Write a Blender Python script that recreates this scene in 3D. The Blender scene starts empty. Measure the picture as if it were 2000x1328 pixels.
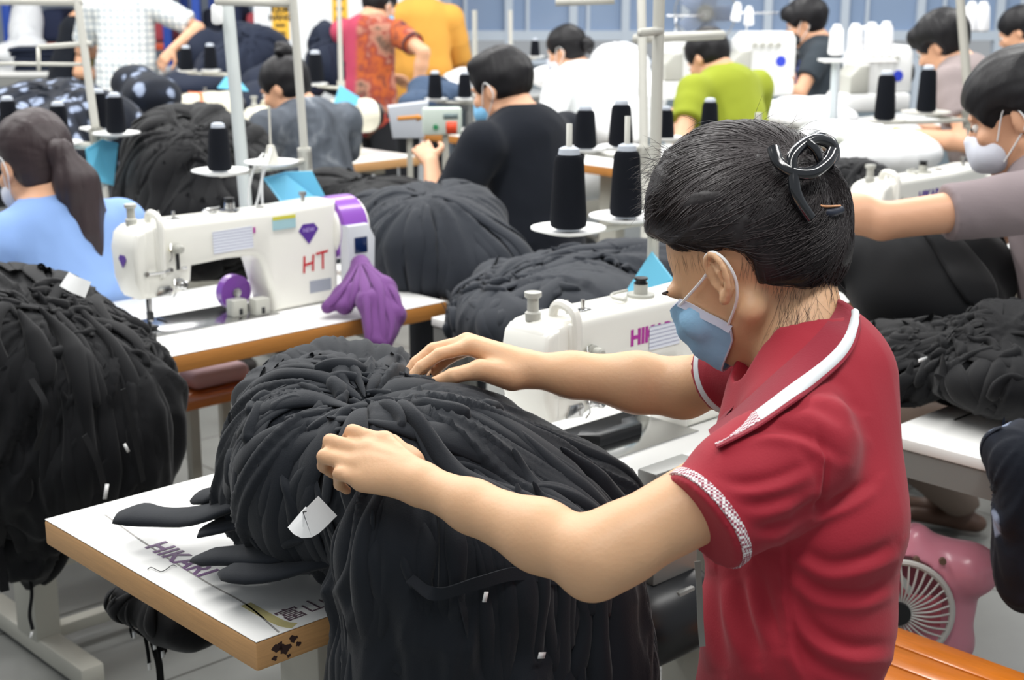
import bpy, bmesh, math, random
import numpy as np
from mathutils import Vector, Matrix, Quaternion
PI = math.pi
sc = bpy.context.scene
COL = sc.collection
# ---------------------------------------------------------------- camera geometry (2000 x 1328 frame)
FPX = 2800.0; TH = math.atan(714 / 2800.0); CT = math.cos(TH); ST = math.sin(TH); CAMH = 1.6
def D(x, y, d):
    """world point seen at pixel x,y at depth d"""
    u = (x - 1000) / FPX; v = (664 - y) / FPX
    return np.array([u * d, (CT + v * ST) * d, CAMH + (-ST + v * CT) * d])
def P(x, y, z):
    """world point seen at pixel x,y on the level z"""
    r = D(x, y, 1.0) - np.array([0, 0, CAMH]); return np.array([0, 0, CAMH]) + r * ((z - CAMH) / r[2])
def proj(v):
    v = np.asarray(v, float); X = v[..., 0]; Y = v[..., 1]; Z = v[..., 2] - CAMH
    d = Y * CT - Z * ST; up = Y * ST + Z * CT
    return 1000 + FPX * X / d, 664 - FPX * up / d, d
ROW = math.radians(43.5); CA = math.cos(ROW); SA = math.sin(ROW)
def T(a, b, z=0.0):
    """rows of tables run along a, operators face +b"""
    return np.array([a * CA - b * SA, a * SA + b * CA, z])
def unT(p): return p[0] * CA + p[1] * SA, -p[0] * SA + p[1] * CA

# ---------------------------------------------------------------- numpy noise
def _hash(ix, iy, iz, seed):
    h = (ix.astype(np.int64) * 374761393 + iy.astype(np.int64) * 668265263 + iz.astype(np.int64) * 2147483647 + seed * 1274126177) & 0xffffffff
    h = ((h ^ (h >> 13)) * 1274126177) & 0xffffffff
    h = h ^ (h >> 16)
    return (h & 0xffff).astype(np.float64) / 32767.5 - 1.0
def noise3(p, seed=0):
    p = np.asarray(p, float); i = np.floor(p); f = p - i; f = f * f * (3 - 2 * f); i = i.astype(np.int64)
    r = 0
    for dx in (0, 1):
        for dy in (0, 1):
            for dz in (0, 1):
                w = (f[:, 0] if dx else 1 - f[:, 0]) * (f[:, 1] if dy else 1 - f[:, 1]) * (f[:, 2] if dz else 1 - f[:, 2])
                r = r + w * _hash(i[:, 0] + dx, i[:, 1] + dy, i[:, 2] + dz, seed)
    return r
def fbm(p, seed=0, n=3):
    r = 0; a = 1.0; q = np.array(p, float)
    for k in range(n): r = r + a * noise3(q, seed + k * 17); q = q * 2.03 + 5.1; a *= .5
    return r

# ---------------------------------------------------------------- materials
_M = {}
def _lin(c):
    return tuple((x / 12.92 if x <= .04045 else ((x + .055) / 1.055) ** 2.4) for x in c)
def hexc(h): return _lin(tuple(int(h[i:i + 2], 16) / 255 for i in (0, 2, 4)))
def mat(name, col, rough=.5, metal=0, spec=.5, nscale=0, namt=0.0, bump=0.0, bscale=60, sheen=0, coat=0, sss=0, emit=None, estr=0, trans=0, alpha=1, stretch=None):
    if name in _M: return _M[name]
    m = bpy.data.materials.new(name); m.use_nodes = True; nt = m.node_tree; b = nt.nodes['Principled BSDF']
    c = hexc(col) if isinstance(col, str) else col
    b.inputs['Base Color'].default_value = (*c, 1); b.inputs['Roughness'].default_value = rough; b.inputs['Metallic'].default_value = metal
    b.inputs['Specular IOR Level'].default_value = spec
    if sheen: b.inputs['Sheen Weight'].default_value = sheen; b.inputs['Sheen Roughness'].default_value = .5
    if coat: b.inputs['Coat Weight'].default_value = coat; b.inputs['Coat Roughness'].default_value = .15
    if sss:
        b.inputs['Subsurface Weight'].default_value = sss; b.inputs['Subsurface Radius'].default_value = (.012, .004, .002); b.inputs['Subsurface Scale'].default_value = 1.0
    if emit: b.inputs['Emission Color'].default_value = (*hexc(emit), 1); b.inputs['Emission Strength'].default_value = estr
    if trans: b.inputs['Transmission Weight'].default_value = trans
    if alpha < 1: b.inputs['Alpha'].default_value = alpha
    tc = nt.nodes.new('ShaderNodeTexCoord'); vec = tc.outputs['Object']
    if stretch:
        mp = nt.nodes.new('ShaderNodeMapping'); mp.inputs['Scale'].default_value = stretch; nt.links.new(vec, mp.inputs['Vector']); vec = mp.outputs['Vector']
    if namt:
        n = nt.nodes.new('ShaderNodeTexNoise'); n.inputs['Scale'].default_value = nscale; n.inputs['Detail'].default_value = 4; nt.links.new(vec, n.inputs['Vector'])
        h = nt.nodes.new('ShaderNodeMix'); h.data_type = 'RGBA'
        h.inputs[6].default_value = (*[x * (1 - namt) for x in c], 1); h.inputs[7].default_value = (*[min(1, x * (1 + namt)) for x in c], 1)
        nt.links.new(n.outputs['Fac'], h.inputs[0]); nt.links.new(h.outputs[2], b.inputs['Base Color'])
    if bump:
        n = nt.nodes.new('ShaderNodeTexNoise'); n.inputs['Scale'].default_value = bscale; n.inputs['Detail'].default_value = 3; nt.links.new(vec, n.inputs['Vector'])
        bp = nt.nodes.new('ShaderNodeBump'); bp.inputs['Strength'].default_value = bump; bp.inputs['Distance'].default_value = .004
        nt.links.new(n.outputs['Fac'], bp.inputs['Height']); nt.links.new(bp.outputs['Normal'], b.inputs['Normal'])
    _M[name] = m; return m
def nodes_of(m): return m.node_tree, m.node_tree.nodes['Principled BSDF']
def ramp(nt, fac, stops, interp='LINEAR'):
    r = nt.nodes.new('ShaderNodeValToRGB'); r.color_ramp.interpolation = interp
    e = r.color_ramp.elements
    while len(e) > 1: e.remove(e[-1])
    e[0].position = stops[0][0]; e[0].color = (*hexc(stops[0][1]), 1)
    for p_, c_ in stops[1:]:
        k = e.new(p_); k.color = (*hexc(c_), 1)
    nt.links.new(fac, r.inputs['Fac']); return r.outputs['Color']

# ---------------------------------------------------------------- mesh pieces: (V, F) with F a list of index tuples
def join(*ps):
    V = []; Fc = []; n = 0
    for p in ps:
        if p is None: continue
        v, f = p; v = np.asarray(v, float).reshape(-1, 3)
        V.append(v)
        if isinstance(f, np.ndarray): Fc.append(f + n)
        else: Fc.extend([tuple(i + n for i in t) for t in f])
        n += len(v)
    if all(isinstance(x, np.ndarray) for x in Fc) and Fc: 
        if len({x.shape[1] for x in Fc}) == 1: return np.vstack(V), np.vstack(Fc)
    out = []
    for x in Fc:
        if isinstance(x, np.ndarray): out.extend([tuple(int(i) for i in r) for r in x])
        else: out.append(x)
    return np.vstack(V), out
def xf(p, loc=(0, 0, 0), rot=None, scale=None):
    v = np.asarray(p[0], float)
    if scale is not None: v = v * np.asarray(scale, float)
    if rot is not None: v = v @ np.array(rot).T
    return v + np.asarray(loc, float), p[1]
def rz(a): c, s = math.cos(a), math.sin(a); return np.array([[c, -s, 0], [s, c, 0], [0, 0, 1.]])
def rx(a): c, s = math.cos(a), math.sin(a); return np.array([[1., 0, 0], [0, c, -s], [0, s, c]])
def ry(a): c, s = math.cos(a), math.sin(a); return np.array([[c, 0, s], [0, 1., 0], [-s, 0, c]])
def frame(d, up=(0, 0, 1)):
    """matrix whose z column is d"""
    z = np.asarray(d, float); z = z / np.linalg.norm(z); u = np.asarray(up, float)
    if abs(z @ u) > .98: u = np.array([1., 0, 0])
    x = np.cross(u, z); x /= np.linalg.norm(x); y = np.cross(z, x); return np.stack([x, y, z], 1)
def from_bm(bm):
    bm.verts.ensure_lookup_table(); V = np.array([v.co[:] for v in bm.verts]); Fc = [tuple(v.index for v in f.verts) for f in bm.faces]; bm.free(); return V, Fc
def box(lo, hi, r=0.0, seg=2):
    bm = bmesh.new(); bmesh.ops.create_cube(bm, size=1); lo = np.array(lo, float); hi = np.array(hi, float); s = hi - lo; c = (lo + hi) / 2
    for v in bm.verts: v.co = Vector([v.co[i] * s[i] + c[i] for i in range(3)])
    if r: bmesh.ops.bevel(bm, geom=list(bm.edges), offset=min(r, min(s) * .49), segments=seg, affect='EDGES', profile=.5)
    return from_bm(bm)
def cyl(p, q, r, r2=None, n=16, cap=True):
    p = np.asarray(p, float); q = np.asarray(q, float); r2 = r if r2 is None else r2; R = frame(q - p); V = []
    for c, rr in ((p, r), (q, r2)):
        for i in range(n):
            a = 2 * PI * i / n; V.append(c + R @ np.array([rr * math.cos(a), rr * math.sin(a), 0]))
    Fc = [(i, (i + 1) % n, n + (i + 1) % n, n + i) for i in range(n)]
    if cap: Fc += [tuple(range(n))[::-1], tuple(range(n, 2 * n))]
    return np.array(V), Fc
def lathe(prof, n=24, loc=(0, 0, 0), axis=None):
    V = []; m = len(prof)
    for r, z in prof:
        for i in range(n): a = 2 * PI * i / n; V.append((r * math.cos(a), r * math.sin(a), z))
    Fc = [(j * n + i, j * n + (i + 1) % n, (j + 1) * n + (i + 1) % n, (j + 1) * n + i) for j in range(m - 1) for i in range(n)]
    Fc += [tuple(range(n))[::-1], tuple(range((m - 1) * n, m * n))]
    V = np.array(V)
    if axis is not None: V = V @ frame(axis).T
    return V + np.asarray(loc, float), Fc
def tube(pts, r, n=8, closed=False):
    pts = np.asarray(pts, float); m = len(pts); rr = np.broadcast_to(np.asarray(r, float), (m,)) if np.ndim(r) else np.full(m, r)
    t = np.gradient(pts, axis=0)
    if closed: t = np.roll(pts, -1, 0) - np.roll(pts, 1, 0)
    t /= np.linalg.norm(t, axis=1)[:, None] + 1e-12
    u = np.cross(t[0], [0, 0, 1.]);
    if np.linalg.norm(u) < .1: u = np.cross(t[0], [1., 0, 0])
    u /= np.linalg.norm(u); V = []
    ang = np.arange(n) * 2 * PI / n
    for i in range(m):
        u = u - t[i] * (u @ t[i]); u /= np.linalg.norm(u) + 1e-12; w = np.cross(t[i], u)
        V.append(pts[i] + rr[i] * (np.cos(ang)[:, None] * u + np.sin(ang)[:, None] * w))
    V = np.vstack(V); Fc = []
    for j in range(m if closed else m - 1):
        k = (j + 1) % m
        for i in range(n): Fc.append((j * n + i, j * n + (i + 1) % n, k * n + (i + 1) % n, k * n + i))
    if not closed: Fc += [tuple(range(n))[::-1], tuple(range((m - 1) * n, m * n))]
    return V, Fc
def spline(pts, n=8):
    """Catmull-Rom through the points"""
    p = np.asarray(pts, float); p = np.vstack([2 * p[0] - p[1], p, 2 * p[-1] - p[-2]]); out = []
    for i in range(1, len(p) - 2):
        for k in range(n):
            t = k / n; a, b, c, d = p[i - 1], p[i], p[i + 1], p[i + 2]
            out.append(.5 * ((2 * b) + (-a + c) * t + (2 * a - 5 * b + 4 * c - d) * t * t + (-a + 3 * b - 3 * c + d) * t ** 3))
    out.append(p[-2]); return np.array(out)
def prism(poly, t0, t1, axis='z', r=0.0, seg=2):
    """extrude a 2D outline; axis z: (x,y); axis y: (x,z); axis x: (y,z)"""
    bm = bmesh.new(); area = sum(poly[i][0] * poly[(i + 1) % len(poly)][1] - poly[(i + 1) % len(poly)][0] * poly[i][1] for i in range(len(poly)))
    pl = poly if area > 0 else poly[::-1]
    def mk(p, t): return {'z': (p[0], p[1], t), 'y': (p[0], t, p[1]), 'x': (t, p[0], p[1])}[axis]
    A = [bm.verts.new(mk(p, t0)) for p in pl]; B = [bm.verts.new(mk(p, t1)) for p in pl]; n = len(pl)
    for i in range(n): bm.faces.new((A[i], A[(i + 1) % n], B[(i + 1) % n], B[i]))
    fa = bm.faces.new(A[::-1]); fb = bm.faces.new(B); bmesh.ops.recalc_face_normals(bm, faces=bm.faces)
    if r:
        ed = [e for e in bm.edges if (e in fa.edges[:] or e in fb.edges[:])]
        bmesh.ops.bevel(bm, geom=ed, offset=r, segments=seg, affect='EDGES', profile=.5)
    return from_bm(bm)
def rod(pts, r, n=8): return tube(pts, r, n)
def strip(pts, w, th, nrm=None):
    """flat band along a path"""
    pts = np.asarray(pts, float); t = np.gradient(pts, axis=0); t /= np.linalg.norm(t, axis=1)[:, None] + 1e-9
    N = np.broadcast_to(np.asarray(nrm if nrm is not None else (0, 0, 1.), float), pts.shape); s = np.cross(t, N); s /= np.linalg.norm(s, axis=1)[:, None] + 1e-9
    N = np.cross(s, t); ww = np.broadcast_to(np.asarray(w, float), (len(pts),)) if np.ndim(w) else np.full(len(pts), w)
    A = pts - s * ww[:, None] / 2; B = pts + s * ww[:, None] / 2; o = N * th / 2
    V = np.stack([A - o, B - o, B + o, A + o], 1).reshape(-1, 3); Fc = []
    for i in range(len(pts) - 1):
        for k in range(4): Fc.append((4 * i + k, 4 * i + (k + 1) % 4, 4 * i + 4 + (k + 1) % 4, 4 * i + 4 + k))
    e = 4 * (len(pts) - 1); Fc += [(3, 2, 1, 0), (e, e + 1, e + 2, e + 3)]
    return V, Fc

# ---------------------------------------------------------------- objects
def mkmesh(name, piece, m, smooth=True, ang=38):
    V, Fc = piece; me = bpy.data.meshes.new(name)
    if isinstance(Fc, np.ndarray):
        k = Fc.shape[1]; me.vertices.add(len(V)); me.vertices.foreach_set('co', np.asarray(V, np.float32).ravel())
        me.loops.add(Fc.size); me.loops.foreach_set('vertex_index', Fc.astype(np.int32).ravel())
        me.polygons.add(len(Fc)); me.polygons.foreach_set('loop_start', np.arange(0, Fc.size, k, dtype=np.int32)); me.update(calc_edges=True); me.validate()
    else:
        me.from_pydata([tuple(v) for v in V], [], [tuple(int(i) for i in f) for f in Fc])
        bm = bmesh.new(); bm.from_mesh(me); bmesh.ops.recalc_face_normals(bm, faces=bm.faces)
        if smooth and ang < 180:
            a = math.radians(ang)
            for e in bm.edges:
                if len(e.link_faces) == 2 and e.calc_face_angle(0) > a: e.smooth = False
        bm.to_mesh(me); bm.free()
    me.polygons.foreach_set('use_smooth', np.full(len(me.polygons), smooth)); me.update()
    if m is not None: me.materials.append(m)
    return me
def obj(name, piece, m, parent=None, label=None, smooth=True, ang=38, world=False):
    """one mesh object; world=True means the vertices are in world space and the parent's transform is taken off"""
    if world and parent is not None:
        Mi = np.array((Matrix.Translation(parent.location) @ parent.rotation_euler.to_matrix().to_4x4() @ Matrix.Diagonal((*parent.scale, 1))).inverted())
        if parent.parent is not None: raise RuntimeError
        V = np.asarray(piece[0], float); piece = (V @ Mi[:3, :3].T + Mi[:3, 3], piece[1])
    o = bpy.data.objects.new(name, mkmesh(name, piece, m, smooth, ang)); COL.objects.link(o)
    if parent is not None: o.parent = parent
    if label: o['label'] = label
    return o
def thing(name, label, cat, loc=(0, 0, 0), rotz=0, group=None, scale=1):
    o = bpy.data.objects.new(name, None); COL.objects.link(o); o.location = tuple(float(v) for v in loc); o.rotation_euler = (0, 0, rotz); o.scale = (scale,) * 3
    o.empty_display_size = .1; o['label'] = label; o['category'] = cat
    if group: o['group'] = group
    return o
def tag(o, label, cat, group=None, kind=None):
    if label: o['label'] = label
    if cat: o['category'] = cat
    if group: o['group'] = group
    if kind: o['kind'] = kind
    return o
def solo(name, piece, m, label, cat, group=None, kind=None, loc=None, rotz=0, smooth=True, ang=38):
    """a thing that is one mesh; the origin goes to its base"""
    V = np.asarray(piece[0], float)
    if loc is None:
        loc = np.array([(V[:, 0].min() + V[:, 0].max()) / 2, (V[:, 1].min() + V[:, 1].max()) / 2, V[:, 2].min()]); V = V - loc
    o = obj(name, (V, piece[1]), m, smooth=smooth, ang=ang); o.location = tuple(float(v) for v in loc); o.rotation_euler = (0, 0, rotz)
    return tag(o, label, cat, group, kind)
def dup(root, loc, rotz=None, label=None, group=None):
    r = root.copy(); COL.objects.link(r); r.location = tuple(float(v) for v in loc)
    if rotz is not None: r.rotation_euler = (0, 0, rotz)
    if label: r['label'] = label
    if group: r['group'] = group
    for ch in list(root.children):
        c = ch.copy(); COL.objects.link(c); c.parent = r
        for g in list(ch.children):
            d = g.copy(); COL.objects.link(d); d.parent = c
    return r
def text(s, size, ext=.0004, align='CENTER', bold=0.0):
    cu = bpy.data.curves.new('t', 'FONT'); cu.body = s; cu.size = size; cu.extrude = ext; cu.align_x = align; cu.align_y = 'CENTER'; cu.offset = bold; cu.resolution_u = 3
    o = bpy.data.objects.new('t', cu); COL.objects.link(o); dg = bpy.context.evaluated_depsgraph_get(); dg.update()
    me = bpy.data.meshes.new_from_object(o.evaluated_get(dg)); V = np.array([v.co[:] for v in me.vertices]); Fc = [tuple(p.vertices) for p in me.polygons]
    bpy.data.objects.remove(o); bpy.data.curves.remove(cu); bpy.data.meshes.remove(me)
    return V, Fc

# ---------------------------------------------------------------- implicit surfaces
class Sdf:
    def __init__(s, lo, hi, h):
        s.lo = np.asarray(lo, float); s.h = h; s.n = np.ceil((np.asarray(hi, float) - s.lo) / h).astype(int) + 1
        s.f = np.full(s.n, .5, np.float32)
    def _reg(s, lo, hi):
        a = np.clip(np.floor((np.asarray(lo) - s.lo) / s.h).astype(int), 0, s.n); b = np.clip(np.ceil((np.asarray(hi) - s.lo) / s.h).astype(int) + 1, 0, s.n)
        if (b <= a).any(): return None
        sl = tuple(slice(a[i], b[i]) for i in range(3)); g = [(s.lo[i] + s.h * np.arange(a[i], b[i])).astype(np.float32) for i in range(3)]
        return sl, g[0][:, None, None], g[1][None, :, None], g[2][None, None, :]
    def _mix(s, sl, d, k, op):
        f = s.f[sl]
        if op == 'add':
            h = np.clip(.5 + .5 * (f - d) / k, 0, 1); s.f[sl] = f * (1 - h) + d * h - k * h * (1 - h)
        elif op == 'sub':
            d = -d; h = np.clip(.5 - .5 * (f - d) / k, 0, 1); s.f[sl] = f * (1 - h) + d * h + k * h * (1 - h)
    def cap(s, p, q, r1, r2=None, k=.01, op='add', side=None, fl=1.0):
        """tapered capsule; with side: the section is squeezed by fl across the side axis"""
        p = np.asarray(p, float); q = np.asarray(q, float); r2 = r1 if r2 is None else r2; m = max(r1, r2) * max(1, fl) + k + 3 * s.h
        R = s._reg(np.minimum(p, q) - m, np.maximum(p, q) + m)
        if R is None: return s
        sl, X, Y, Z = R; ax = q - p; L2 = float(ax @ ax) + 1e-12
        t = np.clip(((X - p[0]) * ax[0] + (Y - p[1]) * ax[1] + (Z - p[2]) * ax[2]) / L2, 0, 1)
        dx = X - p[0] - t * ax[0]; dy = Y - p[1] - t * ax[1]; dz = Z - p[2] - t * ax[2]
        d2 = dx * dx + dy * dy + dz * dz
        if side is not None:
            sd = np.asarray(side, float); sd = sd / np.linalg.norm(sd); c = dx * sd[0] + dy * sd[1] + dz * sd[2]; d2 = d2 + c * c * (1 / fl ** 2 - 1)
        s._mix(sl, np.sqrt(np.maximum(d2, 0)) - (r1 + (r2 - r1) * t), k, op); return s
    def ell(s, c, r, R=None, k=.01, op='add'):
        c = np.asarray(c, float); r = np.asarray(r, float); m = r.max() + k + 3 * s.h; g = s._reg(c - m, c + m)
        if g is None: return s
        sl, X, Y, Z = g; X = X - c[0]; Y = Y - c[1]; Z = Z - c[2]
        if R is not None: X, Y, Z = (R[0, i] * X + R[1, i] * Y + R[2, i] * Z for i in range(3))
        k0 = np.sqrt((X / r[0]) ** 2 + (Y / r[1]) ** 2 + (Z / r[2]) ** 2); k1 = np.sqrt((X / r[0] ** 2) ** 2 + (Y / r[1] ** 2) ** 2 + (Z / r[2] ** 2) ** 2) + 1e-9
        s._mix(sl, np.where(k0 < 1e-3, -r.min(), k0 * (k0 - 1) / k1), k, op); return s
    def slab(s, p, n, k=.004):
        """cut away everything on the side n points to"""
        n = np.asarray(n, float); n = n / np.linalg.norm(n); g = s._reg(s.lo, s.lo + s.n * s.h); sl, X, Y, Z = g
        s.f = np.maximum(s.f, (X - p[0]) * n[0] + (Y - p[1]) * n[1] + (Z - p[2]) * n[2]).astype(np.float32); return s
    def path(s, pts, rs, k=.01, op='add', side=None, fl=1.0):
        for i in range(len(pts) - 1): s.cap(pts[i], pts[i + 1], rs[i], rs[i + 1], k, op, side, fl)
        return s
    def sample(s, p):
        q = (np.asarray(p, float) - s.lo) / s.h; q = np.clip(q, 0, s.n - 1.001); i = q.astype(int); f = q - i; r = 0
        for dx in (0, 1):
            for dy in (0, 1):
                for dz in (0, 1):
                    w = (f[:, 0] if dx else 1 - f[:, 0]) * (f[:, 1] if dy else 1 - f[:, 1]) * (f[:, 2] if dz else 1 - f[:, 2]); r = r + w * s.f[i[:, 0] + dx, i[:, 1] + dy, i[:, 2] + dz]
        return r
    def grad(s, p):
        e = s.h; g = np.stack([s.sample(p + np.eye(3)[i] * e) - s.sample(p - np.eye(3)[i] * e) for i in range(3)], 1); return g / (np.linalg.norm(g, axis=1)[:, None] + 1e-9)
    def mesh(s, smooth=2, level=0.0):
        f = s.f; f = np.pad(f, 1, constant_values=.5) - level; lo = s.lo - s.h; ins = f < 0; nx, ny, nz = f.shape
        cell = np.zeros((nx - 1, ny - 1, nz - 1), np.uint8)
        for dx in (0, 1):
            for dy in (0, 1):
                for dz in (0, 1): cell += ins[dx:nx - 1 + dx, dy:ny - 1 + dy, dz:nz - 1 + dz]
        act = (cell > 0) & (cell < 8); idx = np.argwhere(act); N = len(idx); lut = np.full(act.shape, -1, np.int32); lut[act] = np.arange(N)
        acc = np.zeros((N, 3)); cnt = np.zeros(N); i, j, k = idx.T
        cs = {c: f[i + c[0], j + c[1], k + c[2]].astype(float) for c in [(a, b, d) for a in (0, 1) for b in (0, 1) for d in (0, 1)]}
        for ax in range(3):
            for c in cs:
                if c[ax] == 0:
                    c2 = tuple(1 if t == ax else c[t] for t in range(3)); a = cs[c]; b = cs[c2]; m = (a < 0) != (b < 0)
                    t = np.where(m, a / (a - b + 1e-12), 0)
                    for q in range(3): acc[:, q] += m * (c[q] + (t if q == ax else 0))
                    cnt += m
        V = lo + (idx + acc / cnt[:, None]) * s.h; Q = []
        for ax in range(3):
            o1, o2 = [(1, 2), (2, 0), (0, 1)][ax]
            sa = [slice(1, -1)] * 3; sb = [slice(1, -1)] * 3; sa[ax] = slice(0, -1); sb[ax] = slice(1, None)
            A = ins[tuple(sa)]; B = ins[tuple(sb)]; e = np.argwhere(A != B)
            if not len(e): continue
            off = np.ones(3, int); off[ax] = 0; e = e + off; flip = ins[e[:, 0], e[:, 1], e[:, 2]]
            def L(d1, d2):
                q = e.copy(); q[:, o1] -= d1; q[:, o2] -= d2; return lut[q[:, 0], q[:, 1], q[:, 2]]
            q = np.stack([L(1, 1), L(0, 1), L(0, 0), L(1, 0)], 1); q[~flip] = q[~flip][:, ::-1]; Q.append(q)
        Fc = np.vstack(Q); Fc = Fc[(Fc >= 0).all(1)]
        return lap(V, Fc, smooth), Fc
def lap(V, Fc, it, w=.6):
    if not it: return V
    E = np.vstack([Fc[:, [0, 1]], Fc[:, [1, 2]], Fc[:, [2, 3]], Fc[:, [3, 0]]]); n = len(V)
    i = np.concatenate([E[:, 0], E[:, 1]]); j = np.concatenate([E[:, 1], E[:, 0]]); deg = np.bincount(i, minlength=n) + 1e-9
    for _ in range(it):
        V = V * (1 - w) + w * np.stack([np.bincount(i, V[j, c], n) for c in range(3)], 1) / deg[:, None]
    return V
def vnorm(V, Fc):
    n = np.cross(V[Fc[:, 2]] - V[Fc[:, 0]], V[Fc[:, 3]] - V[Fc[:, 1]]); N = np.zeros_like(V)
    for c in range(4):
        for q in range(3): N[:, q] += np.bincount(Fc[:, c], n[:, q], len(V))
    return N / (np.linalg.norm(N, axis=1)[:, None] + 1e-12)
# ================================================================ camera, light, room
cam = bpy.data.objects.new('camera', bpy.data.cameras.new('camera')); COL.objects.link(cam)
cam.location = (0, 0, CAMH); cam.rotation_euler = (PI / 2 - TH, 0, 0)
cam.data.sensor_width = 36; cam.data.lens = FPX / 2000 * 36; cam.data.clip_start = .05; cam.data.clip_end = 100
cam.data.dof.use_dof = True; cam.data.dof.focus_distance = 1.85; cam.data.dof.aperture_fstop = 7.0
sc.camera = cam
vs = sc.view_settings; sc.display_settings.display_device = 'sRGB'; vs.view_transform = 'Standard'; vs.look = 'None'; vs.exposure = 0.08; vs.gamma = 1.0; vs.use_curve_mapping = False
w = bpy.data.worlds.new('world'); sc.world = w; w.use_nodes = True
w.node_tree.nodes['Background'].inputs[0].default_value = (.90, .95, 1, 1); w.node_tree.nodes['Background'].inputs[1].default_value = .38
def arealight(x, y, z, sx, sy, e, col=(1, .985, .96), rot=(0, 0, 0)):
    l = bpy.data.lights.new('ceiling_light', 'AREA'); l.shape = 'RECTANGLE'; l.size = sx; l.size_y = sy; l.energy = e; l.color = col
    o = bpy.data.objects.new('ceiling_light', l); COL.objects.link(o); o.location = (x, y, z); o.rotation_euler = rot; return o
for a, b, e in ((0.2, .2, 40), (2.6, .2, 48), (1.2, 2.6, 60), (3.6, 2.6, 62), (1.2, 5.0, 80), (3.6, 5.0, 72), (6.0, 3.0, 68), (6.2, 5.4, 70), (3.4, 7.6, 95), (0.6, 7.6, 95), (8.2, 3.2, 70)):
    p = T(a, b, 3.3); arealight(p[0], p[1], 3.3, 2.2, .35, e * .85, rot=(0, 0, ROW))

m_floor = mat('floor_tile', 'A9ABA8', .35, namt=.06, nscale=3, spec=.4)
nt, bs = nodes_of(m_floor)
tc = nt.nodes.new('ShaderNodeTexCoord'); mp = nt.nodes.new('ShaderNodeMapping'); mp.inputs['Rotation'].default_value = (0, 0, -ROW); mp.inputs['Location'].default_value = (.11, .23, 0)
br = nt.nodes.new('ShaderNodeTexBrick'); br.offset = 0; br.inputs['Scale'].default_value = 1; br.inputs['Brick Width'].default_value = .5; br.inputs['Row Height'].default_value = .5
br.inputs['Mortar Size'].default_value = .004; br.inputs['Mortar Smooth'].default_value = .4; br.inputs['Color1'].default_value = (*hexc('979996'), 1); br.inputs['Color2'].default_value = (*hexc('8F918E'), 1); br.inputs['Mortar'].default_value = (*hexc('4c4c48'), 1)
nt.links.new(tc.outputs['Object'], mp.inputs['Vector']); nt.links.new(mp.outputs['Vector'], br.inputs['Vector'])
nz = nt.nodes.new('ShaderNodeTexNoise'); nz.inputs['Scale'].default_value = 6; nz.inputs['Detail'].default_value = 6; nt.links.new(tc.outputs['Object'], nz.inputs['Vector'])
mx = nt.nodes.new('ShaderNodeMix'); mx.data_type = 'RGBA'; mx.blend_type = 'MULTIPLY'; mx.inputs[0].default_value = .35
nt.links.new(br.outputs['Color'], mx.inputs[6]); nt.links.new(nz.outputs['Fac'], mx.inputs[7]); nt.links.new(mx.outputs[2], bs.inputs['Base Color'])
tag(obj('floor', box((-9, -2, -.05), (12, 14, 0)), m_floor, smooth=False), None, None, kind='structure')
m_wall = mat('white_wall', 'E9EEF2', .7); m_alu = mat('aluminium_frame', 'C9D4E0', .35, metal=.0)
m_glass = mat('blue_grey_glass', '93A8C6', .12, spec=.6, namt=.10, nscale=.6); m_panel = mat('grey_panel', '7F8D96', .5)
YB = 11.0
tag(obj('wall_back', box((-1.0, YB + .05, 0), (12, YB + .2, .98)), m_panel, smooth=False), None, None, kind='structure')
tag(obj('wall_back_upper', box((-1.0, YB + .06, 2.9), (12, YB + .2, 3.6)), m_wall, smooth=False), None, None, kind='structure')
tag(obj('wall_far_left', box((-9, 12.6, 0), (-1.0, 12.8, 3.6)), mat('grey_wall', 'AEB7C4', .7), smooth=False), None, None, kind='structure')
tag(obj('wall_pillar', box((-1.66, 9.45, 0), (-.475, 9.75, 3.6)), m_wall, smooth=False), None, None, kind='structure')
posts = [(x - 1000) / FPX * 10.75 for x in (866, 986, 1112, 1214, 1330, 1492, 1642, 1790, 1945, 2090, 2230)]
for k in range(len(posts) - 1):
    x0, x1 = posts[k], posts[k + 1]
    fr = [box((x0, YB, 0), (x0 + .06, YB + .08, 3.0)), box((x0 + (x1 - x0) * .33, YB + .02, 1.18), (x0 + (x1 - x0) * .33 + .025, YB + .06, 2.9))]
    for zz, hh in ((1.155, .035), (.96, .02), (2.93, .03)): fr.append(box((x0 + .06, YB + .005, zz - hh), (x1, YB + .075, zz + hh)))
    o = tag(obj('window_%d' % (k + 1), join(*fr), m_alu, smooth=False), None, None, kind='structure')
    obj('pane', box((x0 + .06, YB + .05, 1.19), (x1, YB + .058, 2.9)), m_glass, o, smooth=False)

# ================================================================ shared materials
m_lam = mat('white_laminate', 'F1F1EE', .32, spec=.45, namt=.03, nscale=9)
m_ply = mat('plywood_edge', 'C99A66', .55, namt=.22, nscale=5, stretch=(3, 3, 60), bump=.15, bscale=30)
m_ply2 = mat('orange_plywood_edge', 'BE7F3C', .5, namt=.2, nscale=5, stretch=(3, 3, 60), bump=.15, bscale=30)
m_steel = mat('cream_grey_steel', 'B9B8AE', .45, spec=.4, namt=.04, nscale=8)
m_gsteel = mat('grey_steel', '8E8F8C', .42, metal=.2)
m_chrome = mat('chrome', 'C8C8C8', .18, metal=1); m_dmet = mat('dark_metal', '3A3B3D', .4, metal=.7)
m_mach = mat('machine_enamel', 'EDECE4', .28, spec=.5, coat=.25, namt=.015, nscale=6)
m_mach2 = mat('ivory_enamel', 'E6E2D0', .3, spec=.5, coat=.2)
m_mgrey = mat('grey_plastic', 'B4B4AC', .4); m_purple = mat('purple_enamel', '8A4DB4', .3, coat=.3)
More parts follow.
